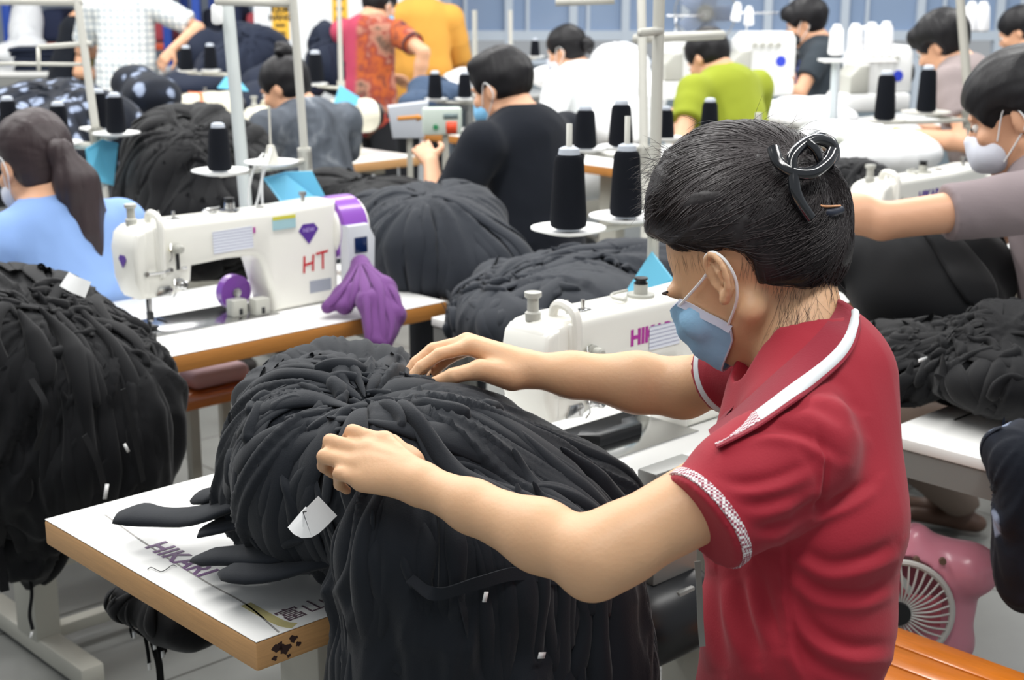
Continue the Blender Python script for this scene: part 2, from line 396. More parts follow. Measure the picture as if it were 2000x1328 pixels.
m_white = mat('white_plastic', 'F0F1F0', .35); m_black = mat('black_plastic', '16171A', .35); m_red = mat('red_paint', 'C2262E', .5)
m_magenta = mat('magenta_print', 'B0309A', .5); m_dpurple = mat('purple_print', '5A3596', .45)
m_paper = mat('printed_paper', 'E4E8F2', .6)
nt, bs = nodes_of(m_paper)
tc = nt.nodes.new('ShaderNodeTexCoord'); wv = nt.nodes.new('ShaderNodeTexWave'); wv.bands_direction = 'Z'; wv.inputs['Scale'].default_value = 42; wv.inputs['Distortion'].default_value = .3; wv.inputs['Detail'].default_value = 0
nt.links.new(tc.outputs['Object'], wv.inputs['Vector']); nt.links.new(ramp(nt, wv.outputs['Fac'], [(0, 'E4E8F2'), (.72, 'E4E8F2'), (.8, 'AEB2C6')]), bs.inputs['Base Color'])
m_blue = mat('light_blue_board', '6CC5E6', .5, namt=.05, nscale=4)
m_thread = mat('black_thread', '12151C', .9, spec=.15)
nt, bs = nodes_of(m_thread)
tc = nt.nodes.new('ShaderNodeTexCoord'); wv = nt.nodes.new('ShaderNodeTexWave'); wv.bands_direction = 'Z'; wv.inputs['Scale'].default_value = 220; wv.inputs['Distortion'].default_value = 2
bp = nt.nodes.new('ShaderNodeBump'); bp.inputs['Strength'].default_value = .5; bp.inputs['Distance'].default_value = .002
nt.links.new(tc.outputs['Object'], wv.inputs['Vector']); nt.links.new(wv.outputs['Fac'], bp.inputs['Height']); nt.links.new(bp.outputs['Normal'], bs.inputs['Normal'])
m_wthread = mat('white_thread', 'F2F3F6', .8)
m_cream = mat('cream_post', 'C4C3BA', .4, spec=.4)

# ================================================================ sewing tables
def table(a0, a1, b0, b1, label, name='sewing_table', zt=.76, th=.043, edge=None, steel=None, rot=ROW, org=None, group=None, helper=False, pedal=True, lega=.22):
    L = a1 - a0; Wd = b1 - b0; c = T((a0 + a1) / 2, (b0 + b1) / 2, 0)
    t = thing(name, label, 'table', c, ROW, group); x0 = -L / 2; x1 = L / 2; y0 = -Wd / 2; y1 = Wd / 2
    st = steel or m_steel
    if helper:
        obj('tabletop', box((x0, y0, zt - .022), (x1, y1, zt), .003), m_lam, t)
        fr = [box((x0 + .004, y0 + .004, zt - .075), (x1 - .004, y0 + .034, zt - .023)), box((x0 + .004, y1 - .034, zt - .075), (x1 - .004, y1 - .004, zt - .023)), box((x0 + .004, y0 + .034, zt - .075), (x0 + .034, y1 - .034, zt - .023)), box((x1 - .034, y0 + .034, zt - .075), (x1 - .004, y1 - .034, zt - .023))]
        obj('apron', join(*fr), m_gsteel, t, smooth=False)
        for lx in (x0 + .005, x1 - .045):
            for ly in (y0 + .005, y1 - .045): obj('leg', box((lx, ly, 0), (lx + .04, ly + .04, zt - .076), .004), m_gsteel, t)
        obj('lower_rail', join(box((x0 + .012, y0 + .046, .12), (x0 + .038, y1 - .046, .15)), box((x1 - .038, y0 + .046, .12), (x1 - .012, y1 - .046, .15))), m_gsteel, t)
        return t
    obj('tabletop', box((x0, y0, zt - th), (x1, y1, zt - .002), .004), edge or m_ply, t)
    obj('laminate', box((x0 + .001, y0 + .001, zt - .0015), (x1 - .001, y1 - .001, zt), .0007), m_lam, t)
    for lx in (x0 + lega, x1 - .2):
        up = join(box((lx - .032, -.055, .05), (lx + .032, .055, zt - th - .03), .006), box((lx - .03, y0 + .06, zt - th - .032), (lx + .03, y1 - .06, zt - th - .002), .004),
                  box((lx - .03, y0 + .03, .01), (lx + .03, y1 - .03, .06), .008))
        obj('leg', up, st, t)
    obj('cross_bar', join(box((x0 + lega + .033, .0, .20), (x1 - .233, .03, .30), .004), box((x0 + lega + .033, -.02, .03), (x1 - .233, .02, .06), .004)), st, t)
    if pedal: obj('foot_pedal', xf(box((-.15, -.16, -.012), (.15, .12, .012), .01), (.05, -.04, .13), rx(.25)), m_black, t)
    return t
# ================================================================ lockstitch machine; origin = needle on the table, x along the row
def gem(w):
    return [(-w * .5, w * .12), (-w * .28, w * .38), (w * .28, w * .38), (w * .5, w * .12), (0, -w * .48)]
def lockstitch(loc, label, body=None, panel=True, brand=None, gem_on=True, note=None, group=None, rot=ROW, detail=True, stickers=True):
    body = body or m_mach
    t = thing('sewing_machine', label, 'sewing machine', loc, rot, group)
    out = [(-.042, .088), (-.056, .13), (-.060, .21), (-.052, .247), (-.036, .262), (0, .267), (.10, .266), (.33, .264), (.50, .270), (.535, .268), (.535, .0), (.33, .0), (.318, .06), (.300, .12), (.292, .142), (.276, .153), (.20, .156), (.098, .152), (.094, .118), (.078, .098), (.04, .086)]
    obj('arm_body', prism(out, -.052, .058, 'y', .018, 3), body, t, ang=50)
    obj('bed_plate', join(box((-.055, -.075, .0003), (.33, .105, .003), .001), box((-.045, -.045, .003), (.012, .045, .0042), .0005)), m_chrome, t)
    # face plate on the left end, tall shield with a seam
    fo = [(-.044, .095), (-.058, .135), (-.062, .208), (-.054, .244), (-.04, .256), (-.022, .256), (-.022, .095)]
    obj('face_plate', prism(fo, -.056, .060, 'y', .012, 3), body, t, ang=50)
    obj('arm_cover', join(box((-.004, -.060, .15), (.022, -.045, .262), .006), tube(spline([(.009, -.055, .14), (.009, -.06, .20), (.009, -.058, .27), (.009, -.035, .288), (.009, -.01, .286), (.009, 0, .262)], 5), .009, 8)), body, t)
    # motor drum and hand wheel
    obj('motor_cover', xf(lathe([(.02, .52), (.068, .525), (.080, .54), (.082, .60), (.078, .622), (.060, .632), (.02, .633)], 28, axis=(1, 0, 0)), (0, .003, .187)), body, t)
    if panel:
        obj('motor_band', xf(lathe([(.070, .53), (.0845, .536), (.0850, .58), (.0846, .612), (.070, .614)], 28, axis=(1, 0, 0)), (0, .003, .187)), m_purple, t)
        pn = obj('control_panel', join(prism([(.532, .03), (.532, .205), (.60, .205), (.622, .165), (.615, .03)], -.098, -.060, 'y', .004)), mat('panel_grey', 'CFD2D8', .35), t)
        obj('display', box((.552, -.1, .13), (.594, -.0975, .172), .001), mat('display_navy', '10244E', .15), pn)
        obj('buttons', join(*[cyl((.553 + .013 * i, -.0985, .105 - .022 * j), (.553 + .013 * i, -.1005, .105 - .022 * j), .004, n=10) for i in range(4) for j in range(2)]), m_mgrey, pn)
    else:
        obj('hand_wheel', xf(lathe([(.012, .634), (.050, .636), (.060, .645), (.060, .662), (.045, .67), (.012, .671)], 24, axis=(1, 0, 0)), (0, .003, .187)), m_black, t)
    # needle side
    obj('needle_bar', join(cyl((.004, 0, .03), (.004, 0, .1), .0035, n=10), cyl((.004, 0, .022), (.004, 0, .04), .006, n=10), cyl((.004, 0, .0045), (.004, 0, .022), .0008, n=6)), m_chrome, t)
    obj('presser_foot', join(cyl((.004, .014, .012), (.004, .014, .1), .0035, n=10), box((-.006, -.018, .006), (.014, .018, .012), .002), box((-.012, -.022, .030), (.0, -.004, .05), .002), cyl((.012, -.012, .028), (.03, -.03, .02), .0025)), m_dmet, t)
    for i, (x, z) in enumerate(((.047, .205), (.052, .118))):
        td = obj('tension_dial', join(cyl((x, -.052, z), (x, -.078, z), .004, n=10), xf(lathe([(.004, .0), (.013, .002), (.013, .005), (.006, .007), (.013, .009), (.013, .012), (.008, .014), (.0105, .017), (.0105, .030), (.007, .033), (.001, .0332)], 18, axis=(0, -1, 0)), (x, -.053, z))), m_mgrey if i == 0 else m_chrome, t)
        obj('spring', tube([(x - .012, -.06, z + .012), (x - .018, -.068, z), (x - .014, -.066, z - .02), (x - .02, -.062, z - .03)], .0012, 6), m_chrome, td)
    obj('thread_guide', join(rod([(-.03, -.058, .152), (.0, -.064, .152), (.03, -.058, .154)], .0035), cyl((-.034, -.05, .152), (-.034, -.062, .152), .006), cyl((.032, -.05, .154), (.032, -.062, .154), .005), rod([(.06, -.06, .155), (.072, -.064, .155)], .004)), m_chrome, t)
    obj('take_up_slot', box((.0025, -.0615, .165), (.006, -.0598, .245), .0005), m_dmet, t)
    obj('tension_strip', box((.050, -.0535, .150), (.060, -.0518, .195), .001), m_dmet, t)
    obj('top_knob', lathe([(.008, .262), (.014, .262), (.014, .275), (.010, .278), (.010, .300), (.015, .303), (.015, .311), (.003, .312)], 18, (-.026, .012, 0)), m_mgrey, t)
    obj('top_thread_post', join(cyl((.035, -.01, .262), (.035, -.01, .292), .0025), cyl((.075, -.01, .264), (.075, -.01, .286), .004), box((.06, -.02, .265), (.088, 0, .269), .001)), m_chrome, t)
    obj('bobbin_winder', join(cyl((.24, .0, .262), (.24, .0, .27), .026, n=24), tube(spline([(.2, .0, .268), (.17, -.02, .272), (.165, .0, .274), (.185, .02, .274), (.225, .02, .275)], 5), .0028), cyl((.24, 0, .27), (.24, 0, .288), .013, n=20)), m_chrome if panel else m_mgrey, t)
    obj('bobbin', lathe([(.002, .2885), (.013, .2885), (.013, .291), (.010, .291), (.010, .297), (.013, .297), (.013, .3), (.004, .3005)], 20, (.24, 0, 0)), m_black, t)
    obj('oil_cap', cyl((.33, 0, .26), (.33, 0, .2685), .011, n=18), m_chrome, t)
    obj('top_button', join(cyl((.455, -.01, .262), (.455, -.01, .285), .006), cyl((.455, -.01, .285), (.455, -.01, .294), .010)), m_chrome, t)
    obj('shield_plate', prism([(-.01, .094), (.03, .090), (.036, .106), (.028, .116), (.0, .116)], -.0565, -.0515, 'y', .001), m_chrome, t)
    if gem_on:
        g = obj('gem_emblem', prism([(x + .440, z + .194) for x, z in gem(.062)], -.0532, -.0518, 'y'), m_dpurple, t, smooth=False)
        g2 = obj('gem_emblem', prism([(y - .0, z + .18) for y, z in gem(.036)], -.0630, -.0616, 'x'), m_dpurple, t, smooth=False)
        if detail: obj('emblem_lettering', xf(text('NEW', .016), (.440, -.0534, .201), rx(PI / 2)), mat('lilac_print', 'B9A3E0', .5), g, smooth=False)
    if brand:
        obj('brand_lettering', xf(text('HIKARI', .040, bold=.0016), (.218 if brand == 1 else .2, -.0525, .207), rx(PI / 2)), m_magenta if brand == 1 else m_dpurple, t, smooth=False)
    return t
def rects(t, name, items, m):
    for (x0, z0, x1, z1, y) in items: obj(name, box((x0, y - .0008, z0), (x1, y, z1)), m, t, smooth=False)

# ================================================================ thread stands and cones
def cone_piece(h=.17, r0=.036, r1=.028):
    return lathe([(r0 - .006, .004), (r0, .008), (r0 + .001, .02), (r1 + .002, h - .012), (r1 - .002, h - .002), (r1 - .012, h), (.008, h + .001)], 28)
_cone = {}
def cone(p, label, h=.17, white=False, tilt=0, group=None, name='thread_cone', scale=1.0):
    """cone standing at p; parts: wound thread and the core tip"""
    key = (round(h, 3), white); t = thing(name, label, 'thread cone', p, 0, group, scale)
    if key not in _cone: _cone[key] = (mkmesh('winding', cone_piece(h), m_wthread if white else m_thread, True, 50), mkmesh('core', lathe([(.024, .0), (.024, .004), (.010, .005), (.010, h), (.022, h + .001), (.020, h + .012), (.012, h + .016), (.006, h + .016)], 20), m_white if white else mat('cone_core', 'B9C0CA', .6)))
    for nme, me in zip(('winding', 'core'), _cone[key]):
        o = bpy.data.objects.new(nme, me); COL.objects.link(o); o.parent = t
    if tilt: t.rotation_euler = (0, tilt, 0)
    return t
def dish(p, r=.075):
    return xf(lathe([(.01, -.004), (r * .6, -.003), (r, .006), (r, .009), (r * .6, .001), (.01, .0)], 36), p)
def stand(base, label, top_z, plates, arm=None, r=.011, group=None, cat='thread stand', clamp=None, m=None, pins=None, m_pl=None, pin=None):
    """base = point on the table; plates = list of (point, radius)"""
    base = np.asarray(base, float); t = thing('thread_stand', label, cat, base, 0, group); m = m or m_cream
    V = join(cyl((0, 0, 0), (0, 0, .03), .024, n=18), cyl((0, 0, 0), (0, 0, top_z - base[2]), r, n=14)); obj('pole', V, m, t)
    zs = []
    for (p, rr) in plates:
        q = np.asarray(p, float) - base; obj('cone_plate', dish(q, rr), m_pl or m_white, t)
        d = q[:2] / (np.linalg.norm(q[:2]) + 1e-9)
        obj('plate_bracket', join(rod([(0, 0, q[2] - .018), (q[0] * .5, q[1] * .5, q[2] - .012), (q[0], q[1], q[2] - .006)], .007), cyl((0, 0, q[2] - .04), (0, 0, q[2] + .02), r * 1.7, n=14)), m, t)
        obj('spindle', cyl(q, q + np.array([0, 0, pin or .225]), .0035, n=8), m_mgrey, t)
    if arm is not None:
        for (q0, q1, rr) in arm:
            q0 = np.asarray(q0) - base; q1 = np.asarray(q1) - base
            obj('guide_arm', join(rod([q0, q1], rr), cyl(q1 - np.array([0, 0, .012]), q1 + np.array([0, 0, .012]), .008)), m, t)
    if clamp:
        for z in clamp: obj('clamp', join(cyl((0, 0, z - base[2] - .018), (0, 0, z - base[2] + .018), r * 1.9, n=14), cyl((r, 0, z - base[2]), (r + .025, -.01, z - base[2]), .006)), m_mgrey, t)
    return t
# ================================================================ people
def unit(v): v = np.asarray(v, float); return v / (np.linalg.norm(v) + 1e-12)
def _cone_prim(s, p, q, r1, r2, k=.01, op='add', side=None, fl=1.0):
    """flat-ended tapered tube (sleeves, hems, collars)"""
    p = np.asarray(p, float); q = np.asarray(q, float); ax = q - p; L = np.linalg.norm(ax); ax = ax / L; m = max(r1, r2) * max(fl, 1) + k + 3 * s.h
    R = s._reg(np.minimum(p, q) - m, np.maximum(p, q) + m)
    if R is None: return
    sl, X, Y, Z = R; t = (X - p[0]) * ax[0] + (Y - p[1]) * ax[1] + (Z - p[2]) * ax[2]
    dx = X - p[0] - t * ax[0]; dy = Y - p[1] - t * ax[1]; dz = Z - p[2] - t * ax[2]; d2 = dx * dx + dy * dy + dz * dz
    if side is not None:
        sd = unit(side); c = dx * sd[0] + dy * sd[1] + dz * sd[2]; d2 = d2 + c * c * (1 / fl ** 2 - 1)
    d = np.sqrt(np.maximum(d2, 0)) - (r1 + (r2 - r1) * np.clip(t / L, 0, 1)); d = np.maximum(d, np.maximum(-t, t - L)); s._mix(sl, d, k, op)
Sdf.tubecut = _cone_prim
m_skin = mat('skin', 'D9A583', .5, sss=.0, namt=.06, nscale=14, bump=.05, bscale=220)
m_skin_l = mat('light_skin', 'E3B795', .48, namt=.06, nscale=14, bump=.06, bscale=240)
m_hair = mat('black_hair', '151417', .52, spec=.3, bump=.6, bscale=60, stretch=(1, 1, .12))
m_hair_b = mat('brown_black_hair', '33282A', .5, spec=.35, bump=.6, bscale=60, stretch=(1, 1, .12))
m_eye = mat('eye_white', 'E8E4DE', .2); m_iris = mat('dark_iris', '1A100C', .15)
def headframe(az, pitch=0, roll=0):
    """columns: right, forward, up; pitch>0 looks down; roll>0 tilts the crown to the person's right"""
    f = np.array([math.cos(az), math.sin(az), 0]); r = np.array([math.sin(az), -math.cos(az), 0]); u = np.array([0, 0, 1.])
    f2 = f * math.cos(pitch) - u * math.sin(pitch); u2 = u * math.cos(pitch) + f * math.sin(pitch)
    r3 = r * math.cos(roll) - u2 * math.sin(roll); u3 = u2 * math.cos(roll) + r * math.sin(roll)
    return np.stack([r3, f2, u3], 1)
def head_skin(s, H, R, S=1.0, ears=True, nose=True, jz=0.0, nz=0.0, neck=True):
    g = lambda x, y, z: H + R @ (np.array([x, y, z]) * S)
    s.ell(g(0, -.012, .03), np.array([.075, .094, .084]) * S, R, k=.01)
    s.ell(g(0, .03, -.03 + jz * .4), np.array([.060, .062, .080 - jz * .6]) * S, R, k=.02)
    s.cap(g(0, .062, -.092 + jz), g(0, .070, -.100 + jz), .020 * S, .018 * S, k=.02)
    for q in (-1, 1):
        s.cap(g(q * .052, -.002, -.062 + jz * .6), g(0, .058, -.096 + jz), .018 * S, .018 * S, k=.02)
        s.ell(g(q * .040, .070, -.028), np.array([.022, .016, .02]) * S, R, k=.012)
        if ears:
            s.ell(g(q * .079, -.012, -.012), np.array([.007, .019, .031]) * S, R @ rz(-q * .35), k=.004)
            s.cap(g(q * .074, -.002, -.040), g(q * .078, -.004, -.022), .006 * S, k=.004)
    s.ell(g(0, .083, .018), np.array([.048, .012, .012]) * S, R, k=.012)
    for q in (-1, 1): s.ell(g(q * .031, .095, -.003), np.array([.015, .010, .011]) * S, R, k=.006, op='sub')
    if nose:
        s.cap(g(0, .086, .002), g(0, .106 - nz, -.030), .008 * S, .0105 * S, k=.008)
        for q in (-1, 1): s.ell(g(q * .011, .096 - nz, -.036), np.array([.008, .009, .007]) * S, R, k=.005)
        s.ell(g(0, .089, -.062), np.array([.024, .010, .006]) * S, R, k=.004); s.ell(g(0, .088, -.072), np.array([.020, .010, .006]) * S, R, k=.004)
    if neck: s.cap(g(0, -.025, -.03), g(0, -.05, -.13), .052 * S, .050 * S, k=.02)
def hand(s, W, d, n, q, curl=.5, L=.18, k=.004, spread=1.0, thumb=.9):
    """W wrist, d hand direction, n back-of-hand normal, q +1 when the thumb is on d x n side"""
    d = unit(d); n = unit(np.asarray(n, float) - d * (np.asarray(n, float) @ d)); e = np.cross(d, n) * q; c = L / .18
    s.cap(W, W + d * .035 * c, .023 * c, .026 * c, .012, side=n, fl=.72)
    for o in (-.024, -.008, .008, .024): s.cap(W + d * .02 * c + e * o * .55 * c, W + d * .082 * c + e * o * c, .0145 * c, .0125 * c, .01)
    tips = []
    for o, l, r in ((.027, .062, .0082), (.0095, .070, .0086), (-.0085, .066, .0082), (-.026, .052, .0072)):
        p = W + d * .084 * c + e * o * c; a = 0; v = d; pr = r * c
        for j, (fr, da) in enumerate(((.46, .55), (.30, .75), (.24, .55))):
            a += da * curl; v = unit(d * math.cos(a) - n * math.sin(a) + e * o * 3 * spread); p2 = p + v * l * fr * c * 1.15
            s.cap(p, p2, pr, pr * .93, k); p = p2; pr *= .93
        tips.append(p)
    p = W + d * .025 * c + e * .026 * c; v = unit(d * .65 + e * .75 * thumb - n * .25)
    s.cap(p, p + v * .042 * c, .0135 * c, .0115 * c, .008); p = p + v * .042 * c; v = unit(d * .95 + e * .25 * thumb - n * (.2 + .3 * curl)); s.cap(p, p + v * .030 * c, .011 * c, .010 * c, k); p = p + v * .03 * c; v = unit(d - n * .4 * curl - e * .1); s.cap(p, p + v * .024 * c, .010 * c, .0078 * c, k)
    return tips
def ik(a, b, l1, l2, hint):
    a = np.asarray(a, float); b = np.asarray(b, float); d = b - a; L = np.linalg.norm(d); L2 = min(L, (l1 + l2) * .995); u = d / L; b = a + u * L2
    x = (l1 ** 2 - l2 ** 2 + L2 ** 2) / (2 * L2); h = math.sqrt(max(l1 ** 2 - x * x, 1e-6)); hn = np.asarray(hint, float); hn = unit(hn - u * (hn @ u)); return a + u * x + hn * h, b
def wrinkle(V, Fc, amp, f=9, seed=3, axis=None, warp=2.0):
    N = vnorm(V, Fc); p = V * f
    if axis is not None: p = p * np.asarray(axis)
    q = p + .6 * np.stack([noise3(p * .5 + 3.1, seed + 5), noise3(p * .5 + 9.7, seed + 6), noise3(p * .5 + 1.3, seed + 7)], 1) * warp
    h = 1 - np.abs(noise3(q, seed)) * 2; h2 = 1 - np.abs(noise3(q * 2.1 + 4, seed + 1)) * 2
    return V + N * ((h * .7 + h2 * .3) * amp)[:, None]
def person(label, hp, depth, az, lean=.15, pitch=.3, yaw=0, roll=0, S=1.0, sit=True, hair='short', shirt=None, skin=None, hairm=None, hands=None, pants=None, h=.009, mask=None, sleeve=.6, loose=.012, sh=1.0, lanyard=None, group=None, wr=.004, pelvis_z=None, legs=True, cuff=None, elbow=None, curl=.6, lim=1.0, elp=None, ankles=None, foot=None, sl=None):
    H = D(hp[0], hp[1], depth); skin = skin or m_skin; hairm = hairm or m_hair; pants = pants or mat('black_trousers', '1E2026', .8)
    f = np.array([math.cos(az), math.sin(az), 0]); r = np.array([math.sin(az), -math.cos(az), 0]); up = np.array([0, 0, 1.])
    R = headframe(az + yaw, pitch, roll); tdir = unit(up * math.cos(lean) + f * math.sin(lean))
    Nk = H - R[:, 2] * .075 * S - R[:, 1] * .05 * S - up * .045 * S - f * .01; Pv = Nk - tdir * .50 * S
    if pelvis_z is not None:
        kz = (Nk[2] - pelvis_z) / (Nk[2] - Pv[2]); Pv = Nk - tdir * .50 * S * kz
    t = thing('person', label, 'person', (Pv[0], Pv[1], 0), az - PI / 2, group)
    shl = {q: Nk - tdir * .055 * S + r * q * .165 * S * sh for q in (-1, 1)}
    # arms: hands[q] = target point of the wrist; q=+1 right, -1 left
    arm = {}
    for q in (-1, 1):
        tgt = (hands or {}).get(q)
        if tgt is None: tgt = shl[q] + f * .30 * S - up * .32 * S - r * q * .03
        el, wr_ = (elp[q], tgt) if elp and q in elp else ik(shl[q], tgt, .275 * S * lim, .235 * S * lim, (elbow or {}).get(q, -up * .9 + r * q * .6 - f * .15)); arm[q] = (el, wr_)
    pts = [H, Pv] + [a for q in arm for a in arm[q]] + [shl[-1], shl[1]]
    lo = np.min(pts, 0) - .24; hi = np.max(pts, 0) + .24; s = Sdf(lo, hi, h)
    head_skin(s, H, R, S)
    s.cap(Nk + up * .02, H - R[:, 2] * .06 - R[:, 1] * .03, .052 * S, .050 * S, .02)
    s.cap(Nk - tdir * .04, Pv + tdir * .12, .090 * S, .088 * S, .03, side=r, fl=1.30); s.cap(Pv + tdir * .12, Pv, .088 * S, .098 * S, .03, side=r, fl=1.4)
    s.cap(shl[-1], shl[1], .048 * S, .048 * S, .03)
    for q in (-1, 1):
        el, wv_ = arm[q]; s.cap(shl[q], el, .046 * S, .036 * S, .02); fa = el + (wv_ - el) * .3; s.cap(el, fa, .036 * S, .038 * S, .012); s.cap(fa, wv_, .038 * S, .024 * S, .012)
        hd = unit(wv_ - el) * .8 + f * .35 - up * .15; hand(s, wv_, hd, up * .8 + r * q * .5, -q if True else q, curl, .175 * S, k=.004)
    body = s.mesh(2); obj('body', body, skin, t, world=True)
    # shirt
    c = Sdf(lo, hi, h); e = loose; sl = loose * .55 if sl is None else sl
    c.cap(Nk - tdir * .06, Pv + tdir * .14, (.094 + e) * S, (.095 + e) * S, .03, side=r, fl=1.30); c.cap(Pv + tdir * .14, Pv + tdir * .0, (.095 + e) * S, (.104 + e) * S, .03, side=r, fl=1.36)
    c.cap(shl[-1] , shl[1], (.050 + e * .6) * S, None, .035); c.cap(Nk - tdir * .02, Nk - tdir * .08, .060 * S, .08 * S, .03)
    for q in (-1, 1):
        el, wv_ = arm[q]; a = shl[q]; E_ = a + (el - a) * min(sleeve, 1); c.cap(a, a + (E_ - a) * .5, (.052 + e * .7) * S, (.055 + sl) * S, .02); c.tubecut(a + (E_ - a) * .4, E_, (.055 + sl) * S, (.050 + sl) * S, .008)
        if sleeve > 1: E2 = el + (wv_ - el) * (sleeve - 1); c.tubecut(el - unit(wv_ - el) * .01, E2, (.050 + sl) * S, (.038 + e * .4) * S, .012)
        if cuff:
            Z_ = E_ if sleeve <= 1 else E2; dd = unit(Z_ - (a if sleeve <= 1 else el)); obj('cuff', join(tubering(Z_ - dd * .012, Z_, (.052 + sl) * S)), cuff, t, world=True)
    c.cap(Nk + up * .0 + tdir * .01, Nk + up * .09 + f * .02, .050 * S, .06 * S, .008, op='sub')
    V, Fc = c.mesh(2); V = wrinkle(V, Fc, wr, 9, seed=int(abs(hp[0])) % 50, axis=(1, 1, .7)); obj('shirt', (V, Fc), shirt or mat('grey_cotton', '7d7a78', .8), t, world=True)
    # trousers and feet
    if legs:
        hip = {q: Pv + r * q * .085 * S for q in (-1, 1)}; pz = Pv[2]
        if sit: kn = {q: np.array([*(hip[q] + f * .40 * S + r * q * .04)[:2], pz - .04]) for q in (-1, 1)}; an = {q: np.array([*(kn[q] + f * .02)[:2], .09]) for q in (-1, 1)}
        else: kn = {q: hip[q] * .5 + np.array([*(hip[q] + f * .03)[:2], .09]) * .5 + f * .02 for q in (-1, 1)}; an = {q: np.array([*(hip[q] - f * .01)[:2], .09]) for q in (-1, 1)}
        an = {**an, **(ankles or {})}; P2 = [Pv] + list(kn.values()) + list(an.values()); g = Sdf(np.min(P2, 0) - .2, np.max(P2, 0) + .2, .012)
        g.cap(Pv - tdir * .0, Pv + tdir * .06, .108 * S, .102 * S, .03, side=r, fl=1.36)
        for q in (-1, 1): g.cap(hip[q], kn[q], .086 * S, .062 * S, .03); g.cap(kn[q], an[q], .060 * S, .046 * S, .02)
        g.slab((0, 0, .085), (0, 0, -1)); obj('trousers', g.mesh(1), pants, t, world=True)
        for q in (-1, 1):
            a = an[q]; z = Sdf(a - .25, a + .25, .009); z.cap([a[0], a[1], .12], [a[0], a[1], .05], .032, .032, .01); b_ = np.array([a[0], a[1], .038]); z.cap(b_ - f * .04, b_ + f * .14, .034, .026, .02, side=up, fl=.8)
            z.slab((0, 0, .006), (0, 0, -1)); obj('shoe', z.mesh(1), foot or mat('dark_sandal', '2A2624', .7), t, world=True)
    hairpiece(t, H, R, S, hair, hairm, h, up, f)
    g_ = lambda x, y, z: H + R @ (np.array([x, y, z]) * S)
    for q in (-1, 1):
        e_ = obj('eye', xf(lathe([(.001, -.0115), (.008, -.008), (.0115, 0), (.008, .008), (.001, .0115)], 14, axis=R[:, 1]), g_(q * .031, .079, -.003)), m_eye, t, world=True)
        ob2 = obj('iris', xf(cyl(np.zeros(3), R[:, 1] * .003, .0055, n=12), g_(q * .031, .0895, -.004)), m_iris, t, world=True)
    if mask:
        k = Sdf(H - .16, H + .16, min(h, .006)); k.ell(g_(0, .062, -.062), np.array([.062, .052, .048]) * S, R, k=.01); k.cap(g_(0, .105, -.028), g_(0, .10, -.075), .016, .022, .02)
        k.slab(g_(0, .03, 0), -R[:, 1]); mk_ = obj('face_mask', k.mesh(2), mask, t, world=True)
        for q in (-1, 1): obj('ear_loop', tube(spline([g_(q * .060, .045, -.040), g_(q * .078, .012, .018), g_(q * .086, -.012, .012), g_(q * .086, -.022, -.02), g_(q * .074, .005, -.05), g_(q * .056, .045, -.085)], 5), .002, 6), m_white, t, world=True)
    if lanyard:
        L_ = []
        a = Nk + up * .02; 
        pts_ = [a - f * .065 + up * .0, a + r * .055 * S + f * .0 + up * .0, Nk + r * .06 + f * .11 * S - tdir * .10, Nk + f * .15 - tdir * .32]
        L_.append(strip(spline(pts_, 6), .016, .003, nrm=f)); pts_[1] = a - r * .055 * S; pts_[2] = Nk - r * .06 + f * .11 * S - tdir * .10; L_.append(strip(spline(pts_, 6), .016, .003, nrm=f))
        obj('lanyard', join(*L_), lanyard, t, world=True)
    return t, dict(H=H, R=R, Nk=Nk, Pv=Pv, sh=shl, arm=arm, f=f, r=r, td=tdir)
def tubering(p, q, r, th=.003, n=28):
    ax = unit(np.asarray(q) - np.asarray(p)); L = np.linalg.norm(np.asarray(q) - np.asarray(p))
    v, fc = lathe([(r, 0), (r + th, .0005), (r + th, L), (r, L + .0005)], n); fc = [t for t in fc if len(t) == 4]; fc += [(3 * n + i, 3 * n + (i + 1) % n, (i + 1) % n, i) for i in range(n)]
    return v @ frame(ax).T + np.asarray(p), fc
